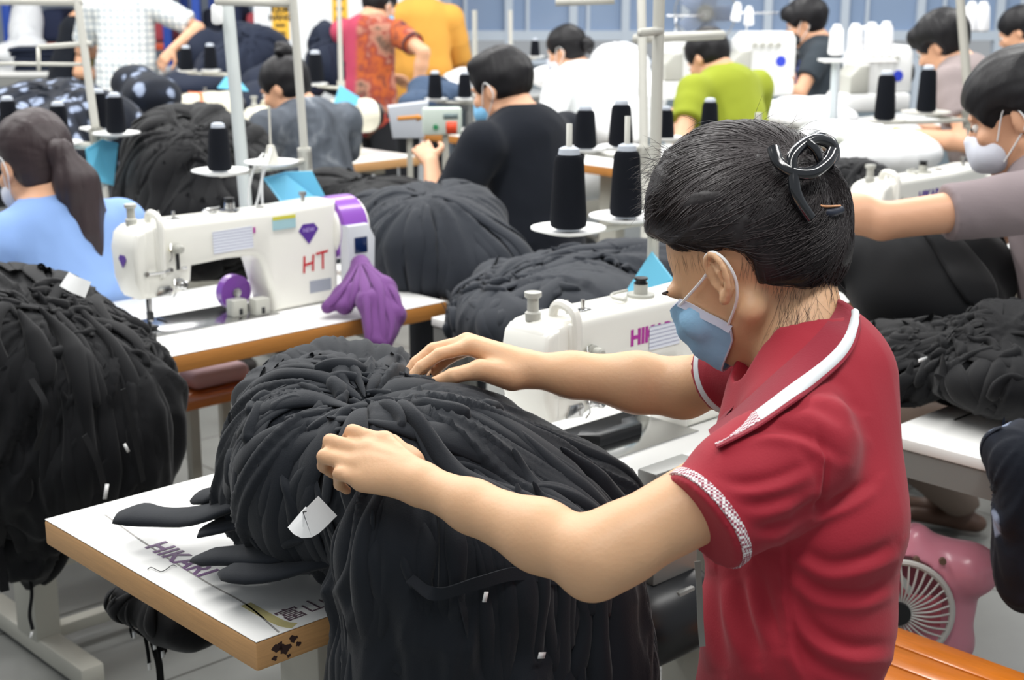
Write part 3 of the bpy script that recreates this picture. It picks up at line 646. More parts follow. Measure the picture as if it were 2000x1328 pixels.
def hairpiece(t, H, R, S, kind, m, h, up, f):
    g = lambda x, y, z: H + R @ (np.array([x, y, z]) * S); A = lambda *a: np.array(a) * S
    s = Sdf(H - .42, H + .22, max(.006, h * .8))
    vol = dict(short=.010, fade=.008, mop=.022, pony=.009, bun=.010, claw=.016, low=.012).get(kind, .01)
    s.ell(g(0, -.014, .034), A(.078 + vol, .098 + vol, .086 + vol), R, k=.01)
    if kind in ('pony', 'bun', 'claw', 'low'): s.ell(g(0, -.045, -.015), A(.070, .060, .075), R, k=.02)
    elif kind != 'fade': s.ell(g(0, -.05, -.01), A(.070, .055, .062), R, k=.02)
    else: s.ell(g(0, -.045, .0), A(.070, .055, .050), R, k=.01); s.ell(g(0, .01, .085), A(.075, .09, .04), R, k=.02)
    if kind == 'mop':
        s.ell(g(0, .06, .055), A(.075, .05, .045), R, k=.02); s.ell(g(0, -.03, .045), A(.10, .10, .085), R, k=.02)
    s.ell(g(0, .115, -.035), A(.092, .085, .078), R, k=.012, op='sub')
    if kind == 'mop': s.ell(g(0, .07, .075), A(.072, .045, .04), R, k=.015)
    for q in (-1, 1): s.ell(g(q * .09, .03, -.04), A(.035, .055, .062), R, k=.01, op='sub')
    s.ell(g(0, -.01, -.125), A(.12, .085, .065), R, k=.01, op='sub')
    V, Fc = s.mesh(2); N = vnorm(V, Fc); L = (V - H) @ R
    ang = np.arctan2(L[:, 0], L[:, 2] + .02 if kind != 'bun' else L[:, 1]) if kind in ('pony', 'bun', 'claw', 'low') else np.arctan2(L[:, 0], L[:, 1])
    V = V + N * (.0018 * noise3(np.stack([ang * 14, L[:, 1] * 8, L[:, 2] * 8], 1), 4) + .003 * noise3(L * 30, 8))[:, None]
    hp = obj('hair', (V, Fc), m, t, world=True)
    def strands(paths, rr, name='hair_tail'):
        obj(name, join(*[tube(spline(p, 6), rr, 8) for p in paths]), m, t, world=True)
    rnd = random.Random(int(H[0] * 1000))
    if kind == 'pony':
        r_off = R[:, 0]
        s = Sdf(H - .6, H + .2, .008); b = g(0, -.128, .0); s.path([g(0, -.09, .01), b, b + r_off * .02 - up * .08 - f * .034, b + r_off * .05 - up * .20 - f * .04, b + r_off * .08 - up * .32 - f * .03, b + r_off * .09 - up * .42], np.array([.03, .028, .052, .055, .048, .014]) * S, .02)
        V, Fc = s.mesh(2); N = vnorm(V, Fc); L = (V - H); ax = np.arctan2((V - b) @ R[:, 0], (V - b) @ f + .0); V = V + N * (.004 * noise3(np.stack([ax * 5, L[:, 2] * 3, L[:, 1] * 0], 1), 5))[:, None]
        obj('ponytail', (V, Fc), m, t, world=True); obj('hair_tie', tubering(b + R[:, 1] * .006, b - R[:, 1] * .008, .024), m_black, t, world=True)
    if kind in ('bun', 'claw', 'low'):
        c = {'bun': g(0, -.06, .125), 'claw': g(0, -.115, .03), 'low': g(0, -.125, -.01)}[kind]; s = Sdf(c - .1, c + .1, .006); s.ell(c, A(.042, .036, .036), R, k=.01)
        for i in range(7): a = rnd.uniform(0, 6.28); s.ell(c + R @ (np.array([math.cos(a) * .035, .0, math.sin(a) * .032])), A(.02, .016, .016), R, k=.008)
        V, Fc = s.mesh(2); V = wrinkle(V, Fc, .003, 30, 2); obj('hair_bun', (V, Fc), m, t, world=True)
    return hp
# ================================================================ gathered black cloth
def cloth(name, col, hi=.3, rough=.72):
    m = mat(name, col, rough, sheen=hi * .3, bump=.12, bscale=500, spec=.16, namt=.12, nscale=12); return m
m_cl = cloth('black_knit', '1A1E24', .35); m_cl2 = cloth('washed_black_knit', '262A31', .3); m_cl3 = cloth('deep_black_knit', '0D0E11', .3)
def AB(p): a, b = unT(p); return np.array([a, b, p[2]])
def AD(x, y, d): return AB(D(x, y, d))
def rows(Sd, lo, hi, k=.01):
    g = Sd._reg(np.asarray(lo) - .03, np.asarray(hi) + .03)
    if g is None: return
    sl, X, Y, Z = g; c = (np.asarray(lo) + hi) / 2; e = (np.asarray(hi) - lo) / 2
    dx = np.abs(X - c[0]) - e[0]; dy = np.abs(Y - c[1]) - e[1]; dz = np.abs(Z - c[2]) - e[2]; Sd._mix(sl, np.maximum(np.maximum(dx, dy), dz).astype(np.float32), k, 'sub')
def fieldphi(V, K, ax, e1):
    ax = unit(ax); e1 = unit(np.asarray(e1, float) - ax * (np.asarray(e1, float) @ ax)); e2 = np.cross(ax, e1); q = V - K; return np.arctan2(q @ e2, q @ e1), np.linalg.norm(q, axis=1)
def foldmap(V, N, knots, amp, n, seed, grow=.12, rlim=None):
    """pleats running out from the knots, sharp valleys between rounded ridges"""
    best = np.full(len(V), 1e9); disp = np.zeros(len(V))
    for j, (K, ax, e1) in enumerate(knots):
        ph, r = fieldphi(V, K, ax, e1); w = noise3(V * 3.3, seed + 9) * 1.1; w2 = noise3(V * 7, seed + 3)
        rr = r * 2.2; c = np.stack([np.cos(ph) * n * .22 + w * .25, np.sin(ph) * n * .22 + w2 * .12, rr * .55], 1)
        h = 1 - 2 * np.abs(noise3(c * 1.0, seed)); c2 = np.stack([np.cos(ph) * n * .55 + w * .4, np.sin(ph) * n * .55 + w2 * .3, rr * 1.1 + 3], 1); h2 = 1 - 2.2 * np.abs(noise3(c2, seed + 1)); c3 = np.stack([np.cos(ph) * n * 1.3 + w * .6, np.sin(ph) * n * 1.3 + w2 * .5, rr * 1.6 + 7], 1); h3 = 1 - 2.2 * np.abs(noise3(c3, seed + 2))
        d = (h * .62 + h2 * .30 + h3 * .14) * np.clip(r / grow, .15, 1.0); m = r < best; disp = np.where(m, d, disp); best = np.where(m, r, best)
    return V + N * (disp * amp)[:, None]
def trace(Sd, p, v, n, step, grav, seed, wob=.18, turn=None):
    rs = np.random.RandomState(seed); pts = []; nr = []; cur = None
    hi_ = Sd.lo + (Sd.n - 2) * Sd.h
    for i in range(n):
        if len(pts) > 4 and ((p < Sd.lo + Sd.h * 2).any() or (p > hi_ - Sd.h).any() or abs(float(Sd.sample(p[None])[0])) > .05): break
        g = Sd.grad(p[None])[0]; p = p - g * float(Sd.sample(p[None])[0]) * .9; pts.append(p.copy()); nr.append(g)
        if cur is None or i % 3 == 0: cur = rs.normal(0, wob, 3)
        v = unit(v + cur * .4 + np.array([0, 0, -grav])); v = unit(v - g * (v @ g)); p = p + v * step
    return np.array(pts), np.array(nr)
def rollpiece(P_, N_, w, hh, n=10, lift=0.0, taper=(.25, .7), seed=0):
    P_ = spline(P_, 3); N_ = spline(N_, 3); N_ /= np.linalg.norm(N_, axis=1)[:, None] + 1e-9; t = np.gradient(P_, axis=0); t /= np.linalg.norm(t, axis=1)[:, None] + 1e-9; s_ = np.cross(t, N_); s_ /= np.linalg.norm(s_, axis=1)[:, None] + 1e-9
    L = len(P_); u = np.linspace(0, 1, L); prof = taper[0] + (1 - taper[0]) * np.clip(u / .35, 0, 1); prof = prof * (1 - (1 - taper[1]) * np.clip((u - .7) / .3, 0, 1) ** 2); prof[-1] *= .35; prof[0] *= .5
    rs = np.random.RandomState(seed); wv = 1 + .25 * np.sin(u * rs.uniform(4, 9) + rs.uniform(0, 6)); asym = rs.uniform(-.5, .5); V = []
    for k in range(n):
        a = 2 * PI * k / n; cs, sn = math.cos(a), math.sin(a); V.append(P_ + s_ * (w * prof * wv * (cs + asym * .3 * sn))[:, None] + N_ * (hh * prof * (sn if sn > 0 else sn * .5) + lift)[:, None])
    V = np.stack(V, 1).reshape(-1, 3); Fc = [(j * n + i, j * n + (i + 1) % n, (j + 1) * n + (i + 1) % n, (j + 1) * n + i) for j in range(L - 1) for i in range(n)]
    return V, np.array(Fc)
def tris(p):
    """quads only, as an array"""
    return np.asarray(p[0]), np.array([f for f in p[1]])
def pile(name, label, cat, caps, h, knots, amp, nf, m, seed, rolls=40, cuts=(), rollw=(.012, .034), grav=.25, group=None, ext=None, roll_len=(10, 26), tags=(), ties=(), smooth=2, kind=None, grow=.12, rolldir=None, post=None, rollh=(.16, .42), calm=(), vfold=None, extra=(), drapes=(), src=(), ruff=0):
    """caps: list of (points, radii) in row coordinates (a, b, z)"""
    pts = np.vstack([np.asarray(c[0], float).reshape(-1, 3) for c in caps]); rm = max(float(np.max(c[1])) for c in caps); lo = pts.min(0) - rm - .04; hi = pts.max(0) + rm + .04
    lo[2] = max(lo[2], .02); S_ = Sdf(lo, hi, h)
    for c in caps:
        q = np.asarray(c[0], float).reshape(-1, 3); r_ = np.atleast_1d(c[1]); k = c[2] if len(c) > 2 else .05
        if len(q) == 1: S_.ell(q[0], r_ if len(r_) == 3 else np.array([r_[0]] * 3), k=k)
        else: S_.path(q, r_ if len(r_) == len(q) else np.full(len(q), r_[0]), k)
    for lo_, hi_ in cuts: rows(S_, lo_, hi_)
    V, Fc = S_.mesh(smooth); N = vnorm(V, Fc); V2 = foldmap(V, N, knots, amp, nf, seed, grow); dl = V2 - V; fac = np.ones(len(V))
    for c_, r_, f_ in calm: fac = np.minimum(fac, f_ + (1 - f_) * np.clip((np.linalg.norm(V - c_, axis=1) - r_) / (r_ * .5), 0, 1))
    V2 = V + dl * fac[:, None]
    if vfold:
        z0, amp2, fq = vfold; w_ = np.clip((z0 - V[:, 2]) / .08, 0, 1) * fac; q_ = V * np.array([fq, fq, 2.2]) + .5 * noise3(V * 6, seed + 21)[:, None]; hh = (1 - 2.2 * np.abs(noise3(q_, seed + 22))) * .65 + (1 - 2.2 * np.abs(noise3(q_ * np.array([2.1, 2.1, 1.4]), seed + 23))) * .35; V2 = V2 + N * (hh * amp2 * w_)[:, None]
    for lo_, hi_ in cuts:   # keep the cloth out of the table boards
        ins = (V2 > np.asarray(lo_)).all(1) & (V2 < np.asarray(hi_)).all(1); V2[ins] = V[ins]
    pcs = [(V2, Fc)]; rs = np.random.RandomState(seed)
    for i in range(rolls):
        K, ax, e1 = knots[i % len(knots)]; ax = unit(ax); e1_ = unit(np.asarray(e1, float) - ax * (np.asarray(e1, float) @ ax)); e2_ = np.cross(ax, e1_); a = rs.uniform(0, 2 * PI); v = e1_ * math.cos(a) + e2_ * math.sin(a); st = K + v * rs.uniform(.02, .30 if i % 3 else .10)
        P_, N_ = trace(S_, st, v, rs.randint(*roll_len), .022, grav * rs.uniform(.4, 1.5), seed * 100 + i)
        if len(P_) < 4 or np.abs(S_.sample(P_)).max() > .03: continue
        w = rs.uniform(*rollw); pcs.append(rollpiece(P_, N_, w, w * rs.uniform(*rollh), lift=amp * .25, seed=seed * 100 + i))
    def hitS(px, py, d0, d1):
        dd_ = np.linspace(d0, d1, 160); w_ = np.where(S_.sample(np.array([AB(D(px, py, q)) for q in dd_])) < 0)[0]; return dd_[w_[0]] if len(w_) else None
    for path_, w, ra, (d0, d1) in drapes:
        pl = spline(np.array(path_, float), 4); hs_ = [hitS(x, y, d0, d1) for x, y in pl]; ok = [(x, y, q) for (x, y), q in zip(pl, hs_) if q is not None]
        if len(ok) < 6: continue
        dq = np.array([o[2] for o in ok]); 
        for _ in range(2): dq[1:-1] = (dq[:-2] + dq[2:] + 2 * dq[1:-1]) / 4
        P_ = np.array([AD(x, y, q) for (x, y, _), q in zip(ok, dq)]); pcs.append(rollpiece(P_[::2], S_.grad(P_[::2]), w, w * ra, lift=amp * .35, n=12, taper=(.2, .6), seed=int(path_[0][0] * 7 + path_[0][1])))
    for (pt, cnt, gv, rad_) in src:
        for i in range(cnt):
            v = rs.normal(0, 1, 3); st = np.asarray(pt) + rs.uniform(-1, 1, 3) * rad_; P_, N_ = trace(S_, st, unit(v * .5 + np.array([0, 0, -gv])), rs.randint(8, 24), .022, gv, rs.randint(1 << 20))
            if len(P_) < 5 or np.abs(S_.sample(P_)).max() > .03: continue
            w = rs.uniform(rollw[0] * .9, rollw[1] * .75); pcs.append(rollpiece(P_, N_, w, w * rs.uniform(.6, 1.1), lift=amp * .5, seed=rs.randint(1 << 20)))
    for i in range(ruff):
        K, ax, e1 = knots[i % len(knots)][:3]; v = rs.normal(0, 1, 3); st = K + rs.normal(0, .07, 3); P_, N_ = trace(S_, st, unit(v), rs.randint(4, 9), .014, 0, rs.randint(1 << 20), wob=1.1)
        if len(P_) < 4 or np.abs(S_.sample(P_)).max() > .03: continue
        w = rs.uniform(.006, .013); pcs.append(rollpiece(P_, N_, w, w * rs.uniform(.8, 1.7), lift=.004, seed=rs.randint(1 << 20)))
    for pts_, rad_, fl_ in extra:
        q_ = np.array([AB(x) for x in pts_]); Nn = np.tile([0, 0, 1.], (len(q_), 1)); pcs.append(rollpiece(q_, Nn, rad_, rad_ * fl_, n=14, taper=(.9, .8), seed=int(rad_ * 1e5)))
    V, Fc = join(*pcs)
    for lo_, hi_ in cuts:
        ins = (V > np.asarray(lo_) + 1e-4).all(1) & (V < np.asarray(hi_)).all(1); V[ins, 2] = hi_[2] + .001
    V[:, 2] = np.maximum(V[:, 2], .012)
    N = None; org = np.array([(V[:, 0].min() + V[:, 0].max()) / 2, (V[:, 1].min() + V[:, 1].max()) / 2, V[:, 2].min()]); t = thing(name, label, cat, T(*org), ROW, group)
    if kind: t['kind'] = kind
    obj('cloth', (V - org, Fc), m, t)
    for (pp, w, mm_) in ties: obj('tie', (lambda q: (q[0] - org, q[1]))(strip(spline([AB(x) for x in pp], 6), w, .002, nrm=(.2, -1, .1))), mm_ or m, t)
    for (pp, sz, rot, mm_) in tags: obj('care_label', (lambda q: (q[0] - org, q[1]))(xf(box((-sz[0] / 2, -.0006, -sz[1] / 2), (sz[0] / 2, .0006, sz[1] / 2)), AB(pp), ry(rot))), mm_ or m_white, t)
    return t, S_, org
# ================================================================ layout: tables
TA = table(.933, 2.40, 1.466, 2.066, 'nearest white sewing table with worn plywood edge and purple print on its corner', lega=.30)
TB = table(1.05, 2.43, 2.812, 3.412, 'white sewing table with orange plywood edge carrying the machine painted HT', edge=m_ply2, lega=.32)
TC = table(2.95, 4.95, 2.07, 2.67, 'white sewing table with orange edge before the person in the mauve T-shirt', edge=m_ply2)
TF = table(3.05, 4.40, 5.27, 5.87, 'distant white sewing table with pale wooden edge below the printed red shirt', edge=m_ply)
TD = table(2.285, 3.05, .72, 1.40, 'white helper table with grey steel frame at the right edge of the photo', name='helper_table', helper=True)
TH1 = table(2.28, 2.90, 2.10, 2.70, 'white helper table with grey frame behind the machine lettered HIKARI', name='helper_table', helper=True)
TH2 = table(2.47, 3.05, 2.82, 3.42, 'white helper table with grey frame under the rounded grey-black garment bundle', name='helper_table', helper=True)
MA = lockstitch(T(1.71, 1.71, .76), 'white sewing machine lettered HIKARI beside the person in the red polo shirt', panel=False, brand=1)
MB_ = lockstitch(T(1.695, 3.065, .76), 'white sewing machine with a purple motor band and HT painted in red', panel=True)
MC = lockstitch(T(3.60, 2.26, .76), 'machine with a small purple gem in front of the mauve T-shirt', panel=False, brand=2)
Z_ = .76
# pile in the hands of the person in red, lying on table A and hanging over its front edge
K0 = AD(715, 800, 1.97); 
capsA = [([AD(690, 850, 2.06)], (.12, .11, .08)), ([AD(630, 850, 2.08)], (.10, .13, .10)), ([AD(575, 900, 2.08)], (.075, .10, .09)), ([AD(610, 950, 1.97)], (.09, .11, .11)), ([AD(790, 885, 2.04)], (.12, .12, .085)),
         ([AD(900, 905, 2.08)], (.12, .13, .08)), ([AD(1010, 955, 2.12)], (.11, .12, .075)), ([AD(1100, 990, 2.10)], (.085, .10, .07)), ([AD(1160, 1030, 2.06)], (.05, .08, .06)), ([AD(860, 960, 1.95)], (.14, .12, .11)), ([AD(1000, 1020, 1.97)], (.12, .12, .10)), ([AD(740, 970, 1.88)], (.08, .09, .11)),
         ([AD(535, 950, 2.10)], (.055, .07, .07)), ([AD(600, 745, 2.22)], (.06, .06, .035)), ([AD(680, 735, 2.22)], (.06, .06, .04)), ([AD(750, 745, 2.2)], (.05, .05, .03)), ([AD(540, 780, 2.2)], (.05, .06, .035)),
         ([AD(768, 1080, 1.82), AD(790, 1300, 1.91), AD(790, 1420, 1.98)], [.05, .062, .065]), ([AD(840, 1080, 1.80), AD(850, 1300, 1.88), AD(860, 1420, 1.95)], [.08, .085, .08]), ([AD(960, 1110, 1.82), AD(960, 1300, 1.89), AD(960, 1430, 1.96)], [.08, .085, .08]),
         ([AD(1080, 1110, 1.88), AD(1085, 1300, 1.93), AD(1080, 1430, 1.98)], [.08, .085, .08]), ([AD(1150, 1090, 1.96), AD(1160, 1300, 1.98), AD(1165, 1430, 2.02)], [.05, .058, .06])]
cutA = [((.80, 1.466, .60), (2.6, 2.3, .7605))]
tA, SA_, oA = pile('garment_pile', 'large black garment pile gathered by the hands of the person in red', 'garment pile', capsA, .0052, [(K0, AB(K0 * 0 + 0) * 0 + np.array([-.1, -.45, .88]), (1, 0, 0))], .024, 17, m_cl, 4, rolls=90, drapes=[
 ([(720, 800), (800, 785), (900, 800), (1000, 850), (1100, 930), (1180, 1010)], .030, .30, (1.6, 2.4)), ([(712, 830), (800, 850), (900, 872), (1000, 920), (1100, 1000)], .022, .4, (1.6, 2.4)), ([(740, 862), (830, 930), (920, 962), (1020, 1000), (1130, 1080)], .016, .55, (1.6, 2.4)), ([(760, 900), (850, 975), (960, 1010), (1060, 1060)], .014, .5, (1.6, 2.4)),
 ([(700, 812), (600, 790), (520, 812), (475, 860)], .018, .5, (1.6, 2.5)), ([(700, 828), (600, 838), (520, 870), (462, 935), (452, 1000)], .020, .45, (1.6, 2.5)), ([(690, 842), (600, 872), (540, 940), (520, 1010)], .016, .5, (1.6, 2.5)), ([(665, 870), (600, 930), (572, 1000), (560, 1060)], .016, .5, (1.6, 2.5)), ([(640, 900), (610, 980), (620, 1050)], .014, .5, (1.6, 2.5)),
 ([(705, 790), (640, 752), (560, 742), (500, 765)], .016, .6, (1.7, 2.6)), ([(712, 785), (690, 735), (640, 705), (590, 715)], .012, .8, (1.7, 2.6)), ([(718, 782), (740, 735), (770, 712), (792, 745)], .012, .9, (1.7, 2.6)), ([(725, 792), (800, 762), (880, 772), (980, 800), (1070, 850)], .018, .4, (1.7, 2.6)),
 ([(690, 1005), (675, 1060), (690, 1150), (720, 1250), (735, 1330)], .014, 1.0, (1.5, 2.2)), ([(760, 990), (742, 1080), (762, 1180), (742, 1320)], .016, 1.0, (1.5, 2.2)), ([(822, 1010), (832, 1100), (818, 1220)], .014, 1.0, (1.5, 2.2)), ([(900, 1030), (880, 1110), (902, 1200), (882, 1320)], .018, .9, (1.5, 2.2)), ([(960, 1050), (982, 1150), (960, 1250), (980, 1330)], .014, 1.0, (1.5, 2.2)),
 ([(1040, 1080), (1050, 1180), (1080, 1320)], .018, .9, (1.5, 2.2)), ([(1100, 1100), (1132, 1200), (1110, 1330)], .014, 1.0, (1.5, 2.2)), ([(1180, 1080), (1200, 1180), (1208, 1330)], .014, 1.0, (1.5, 2.3)), ([(738, 1150), (748, 1250), (790, 1292), (850, 1270), (880, 1185)], .013, 1.1, (1.5, 2.2)), ([(905, 1170), (880, 1250), (930, 1310), (930, 1335)], .012, 1.1, (1.5, 2.2)), ([(1005, 1150), (1030, 1240), (1000, 1310)], .012, 1.1, (1.5, 2.2)),
 ([(850, 905), (930, 930), (1010, 985)], .010, .8, (1.5, 2.3)), ([(780, 980), (800, 1100), (830, 1180), (800, 1300)], .012, 1.1, (1.5, 2.2))], src=[(AD(840, 1010, 1.80), 34, 1.6, .14), (AD(1020, 1060, 1.86), 34, 1.6, .14), (AD(1150, 1080, 1.95), 12, 1.6, .07)], ruff=60, cuts=cutA, rollw=(.008, .024), grav=.30, grow=.10, vfold=(.90, .022, 20), calm=[(K0 * 0 + AD(720, 885, 1.84), .05, .3)],
    extra=[([D(560, 960, 2.02), D(470, 985, 2.08), D(380, 1010, 2.12), D(300, 1012, 2.16), D(240, 1000, 2.19)], .044, .34), ([D(520, 930, 2.1), D(440, 965, 2.16), D(380, 975, 2.2)], .04, .4), ([D(560, 1010, 2.0), D(480, 1020, 2.06), D(400, 1030, 2.1)], .042, .3), ([D(680, 1050, 1.92), D(590, 1070, 1.96), D(480, 1085, 1.99), D(378, 1092, 2.02)], .040, .36), ([D(690, 1090, 1.87), D(600, 1105, 1.92), D(500, 1118, 1.94), D(430, 1118, 1.96)], .034, .4)],
    ties=[([D(800, 1130, 1.70), D(850, 1160, 1.69), D(930, 1140, 1.69), D(1010, 1120, 1.72), D(1090, 1130, 1.76)], .016, None), ([D(1230, 1160, 1.9), D(1228, 1240, 1.92), D(1222, 1330, 1.95)], .012, None), ([D(860, 1020, 1.73), D(880, 1100, 1.71), D(905, 1180, 1.71), D(930, 1290, 1.74)], .014, None), ([D(730, 1040, 1.74), D(722, 1120, 1.74), D(730, 1220, 1.77)], .012, None)],
    tags=[(D(948, 1166, 1.66), (.006, .012), .3, None), (D(1058, 1280, 1.76), (.012, .008), .3, None)])
# left pile on table B
KB = AD(100, 590, 2.95)
capsB = [([AD(20, 625, 3.15)], (.19, .18, .10)), ([AD(90, 660, 3.1)], (.15, .16, .10)), ([AD(-50, 620, 3.15)], (.2, .2, .10)), ([AD(170, 690, 3.08)], (.13, .14, .08)), ([AD(230, 750, 3.05)], (.09, .12, .10)), ([AD(265, 820, 3.02)], (.06, .09, .10)),
         ([AD(50, 740, 2.98), AD(50, 900, 3.0), AD(60, 1010, 3.05)], [.13, .12, .08]), ([AD(160, 780, 2.98), AD(170, 880, 3.0), AD(180, 950, 3.04)], [.11, .11, .08]), ([AD(245, 850, 2.99), AD(255, 900, 3.02), AD(265, 950, 3.05)], [.07, .07, .05]),
         ([AD(-60, 700, 2.95), AD(-70, 900, 3.0), AD(-60, 1060, 3.1)], [.14, .14, .10]), ([AD(60, 1000, 3.04), AD(58, 1080, 3.08), AD(60, 1130, 3.1)], [.06, .045, .006], .03), ([AD(-60, 1000, 3.04), AD(-40, 1080, 3.08)], [.09, .05], .03)]
cutB = [((1.0, 2.812, .70), (2.43, 3.412, .7605))]
tB_, SB_, oB = pile('garment_pile', 'tall black garment pile hanging over the table end at the left edge', 'garment pile', capsB, .008, [(KB, (-.1, -.5, .85), (1, 0, 0)), (AD(230, 660, 3.0), (0, -.7, .7), (1, 0, 0))], .022, 13, m_cl3, 7, rolls=100, vfold=(.86, .026, 14), ruff=50, src=[(AD(60, 760, 2.85), 26, 1.5, .2), (AD(200, 800, 2.85), 26, 1.5, .15)], cuts=cutB, rollw=(.010, .032), grav=.45, roll_len=(12, 34),
    ties=[([D(58, 1120, 3.05), D(62, 1160, 3.05), D(58, 1200, 3.05), D(64, 1230, 3.05)], .008, None), ([D(-4, 1060, 2.95), D(2, 1100, 2.95), D(10, 1155, 2.95)], .02, None), ([D(165, 850, 2.78), D(190, 900, 2.80), D(206, 960, 2.84)], .014, None), ([D(60, 740, 2.72), D(90, 800, 2.72), D(70, 880, 2.76)], .014, None), ([D(240, 760, 2.80), D(262, 850, 2.83), D(280, 940, 2.88)], .012, None)],
    tags=[(D(207, 960, 2.80), (.008, .03), .25, None), (D(247, 875, 2.84), (.006, .02), -.4, None), (D(61, 1240, 3.05), (.006, .014), .3, None)])
# heap on the helper tables behind
def heap(label, blobs, ks, m, seed, h=.010, amp=.02, nf=9, rolls=50, cuts=(), rollw=(.014, .036), name='garment_pile', **k):
    return pile(name, label, 'garment pile', [([AD(*b[:3])], b[3:]) for b in blobs], h, [(AD(*q), (0, -.4, .9), (1, 0, 0)) for q in ks], amp, nf, m, seed, rolls=rolls, cuts=cuts, rollw=rollw, **k)
heap('rounded bundle of washed black garments between the HT machine and the black T-shirt', [(740, 430, 4.3, .08, .10, .08), (850, 490, 4.05, .19, .20, .16), (930, 530, 4.0, .17, .18, .13), (800, 450, 4.15, .13, .15, .12), (880, 440, 4.2, .15, .17, .12), (950, 590, 3.95, .11, .14, .08)], [(830, 400, 4.0)], m_cl2, 11, rolls=46, amp=.020, nf=16, cuts=[((2.47, 2.82, .70), (3.05, 3.42, .7605)), ((1.0, 2.812, .70), (2.43, 3.412, .7605))])
heap('long low heap of black garments behind the machine lettered HIKARI', [(1000, 590, 3.5, .12, .16, .06), (1090, 570, 3.5, .15, .18, .075), (1180, 555, 3.55, .15, .18, .08), (1260, 540, 3.6, .11, .16, .08), (960, 630, 3.38, .08, .12, .07), (1040, 630, 3.3, .13, .16, .06), (1160, 600, 3.3, .13, .18, .06), (1010, 560, 3.7, .10, .12, .06)], [(950, 570, 3.4), (1150, 500, 3.5)], m_cl2, 12, rolls=80, ruff=40, amp=.022, nf=9, grav=.1, cuts=[((2.28, 2.1, .70), (2.9, 2.7, .7605)), ((2.95, 2.07, .6), (4.45, 2.67, .7605))])
heap('crumpled black garments lying in front of the black T-shirt person', [(690, 395, 4.9, .13, .17, .08), (770, 392, 4.8, .12, .16, .07), (650, 365, 5.0, .08, .11, .06), (740, 425, 4.7, .13, .15, .08)], [(700, 350, 4.8)], m_cl3, 13, rolls=40, amp=.02)
heap('big black garment bundle standing behind the HT machine, under the black cone', [(385, 290, 4.75, .16, .18, .11), (320, 310, 4.75, .12, .16, .14), (450, 320, 4.8, .13, .15, .13), (380, 360, 4.65, .20, .18, .17), (290, 390, 4.7, .08, .12, .12), (470, 390, 4.7, .11, .14, .14), (400, 440, 4.6, .20, .18, .16), (370, 240, 4.8, .11, .11, .05), (500, 440, 4.6, .08, .12, .12)], [(370, 240, 4.5), (460, 300, 4.55)], m_cl3, 14, rolls=90, ruff=30, amp=.034, nf=11, rollw=(.02, .05))
m_flo = cloth('flowered_black_cotton', '1B2230', .2)
nt, bs = nodes_of(m_flo); tc = nt.nodes.new('ShaderNodeTexCoord'); n1 = nt.nodes.new('ShaderNodeTexVoronoi'); n1.inputs['Scale'].default_value = 13; n2 = nt.nodes.new('ShaderNodeTexNoise'); n2.inputs['Scale'].default_value = 14; n2.inputs['Detail'].default_value = 3
nt.links.new(tc.outputs['Object'], n1.inputs['Vector']); nt.links.new(tc.outputs['Object'], n2.inputs['Vector']); ad = nt.nodes.new('ShaderNodeMath'); ad.operation = 'MULTIPLY_ADD'; ad.inputs[1].default_value = .8; nt.links.new(n2.outputs['Fac'], ad.inputs[0]); nt.links.new(n1.outputs['Distance'], ad.inputs[2])
nt.links.new(ramp(nt, ad.outputs[0], [(.0, 'AEB9CC'), (.70, '8793AA'), (.78, '1B2230'), (1, '151A24')]), bs.inputs['Base Color'])
heap('navy and white flowered garment pile behind the sky-blue shirt', [(100, 215, 5.9, .25, .22, .12), (30, 250, 5.8, .2, .2, .12), (180, 240, 5.7, .18, .2, .12), (90, 300, 5.6, .30, .24, .16), (230, 270, 5.7, .12, .14, .12), (265, 165, 6.2, .09, .12, .08), (300, 190, 6.1, .12, .12, .09), (-20, 300, 5.6, .2, .2, .2)], [(110, 180, 5.7)], m_flo, 15, rolls=40, amp=.022)
# right side
heap('black garments heaped on the grey-framed helper table at the right', [(1800, 705, 2.92, .08, .11, .05), (1860, 700, 2.95, .09, .12, .065), (1940, 705, 2.85, .10, .12, .07), (1760, 680, 3.05, .06, .10, .045), (2010, 690, 2.8, .11, .12, .09), (1930, 745, 2.75, .09, .10, .04), (2020, 745, 2.7, .11, .11, .05), (1748, 745, 2.85, .035, .07, .035), (1985, 640, 2.85, .05, .08, .04)], [(1830, 670, 2.85), (1960, 660, 2.75)], m_cl3, 16, h=.007, rolls=80, ruff=40, amp=.022, nf=10, rollw=(.010, .026), cuts=[((2.28, .60, .70), (3.05, 1.40, .7605))], grav=.15, tags=[(D(1802, 702, 2.74), (.03, .006), .0, None)])
heap('smooth black cloth under the outstretched arm of the mauve T-shirt', [(1720, 500, 3.35, .15, .13, .09), (1800, 520, 3.3, .16, .14, .11), (1870, 540, 3.3, .12, .13, .12), (1670, 470, 3.5, .10, .10, .07), (1780, 580, 3.25, .13, .12, .09), (1850, 600, 3.2, .11, .12, .09)], [(1690, 440, 3.3)], m_cl3, 17, rolls=14, amp=.010, nf=5, rollw=(.03, .05))
heap('dark ruffled garments piled beside the gem-marked machine', [(1670, 350, 4.4, .07, .09, .05), (1705, 365, 4.35, .04, .08, .05), (1640, 345, 4.5, .06, .1, .04), (1690, 395, 4.3, .05, .08, .05)], [(1670, 320, 4.3)], m_cl3, 18, rolls=30, amp=.02, rollw=(.012, .03))
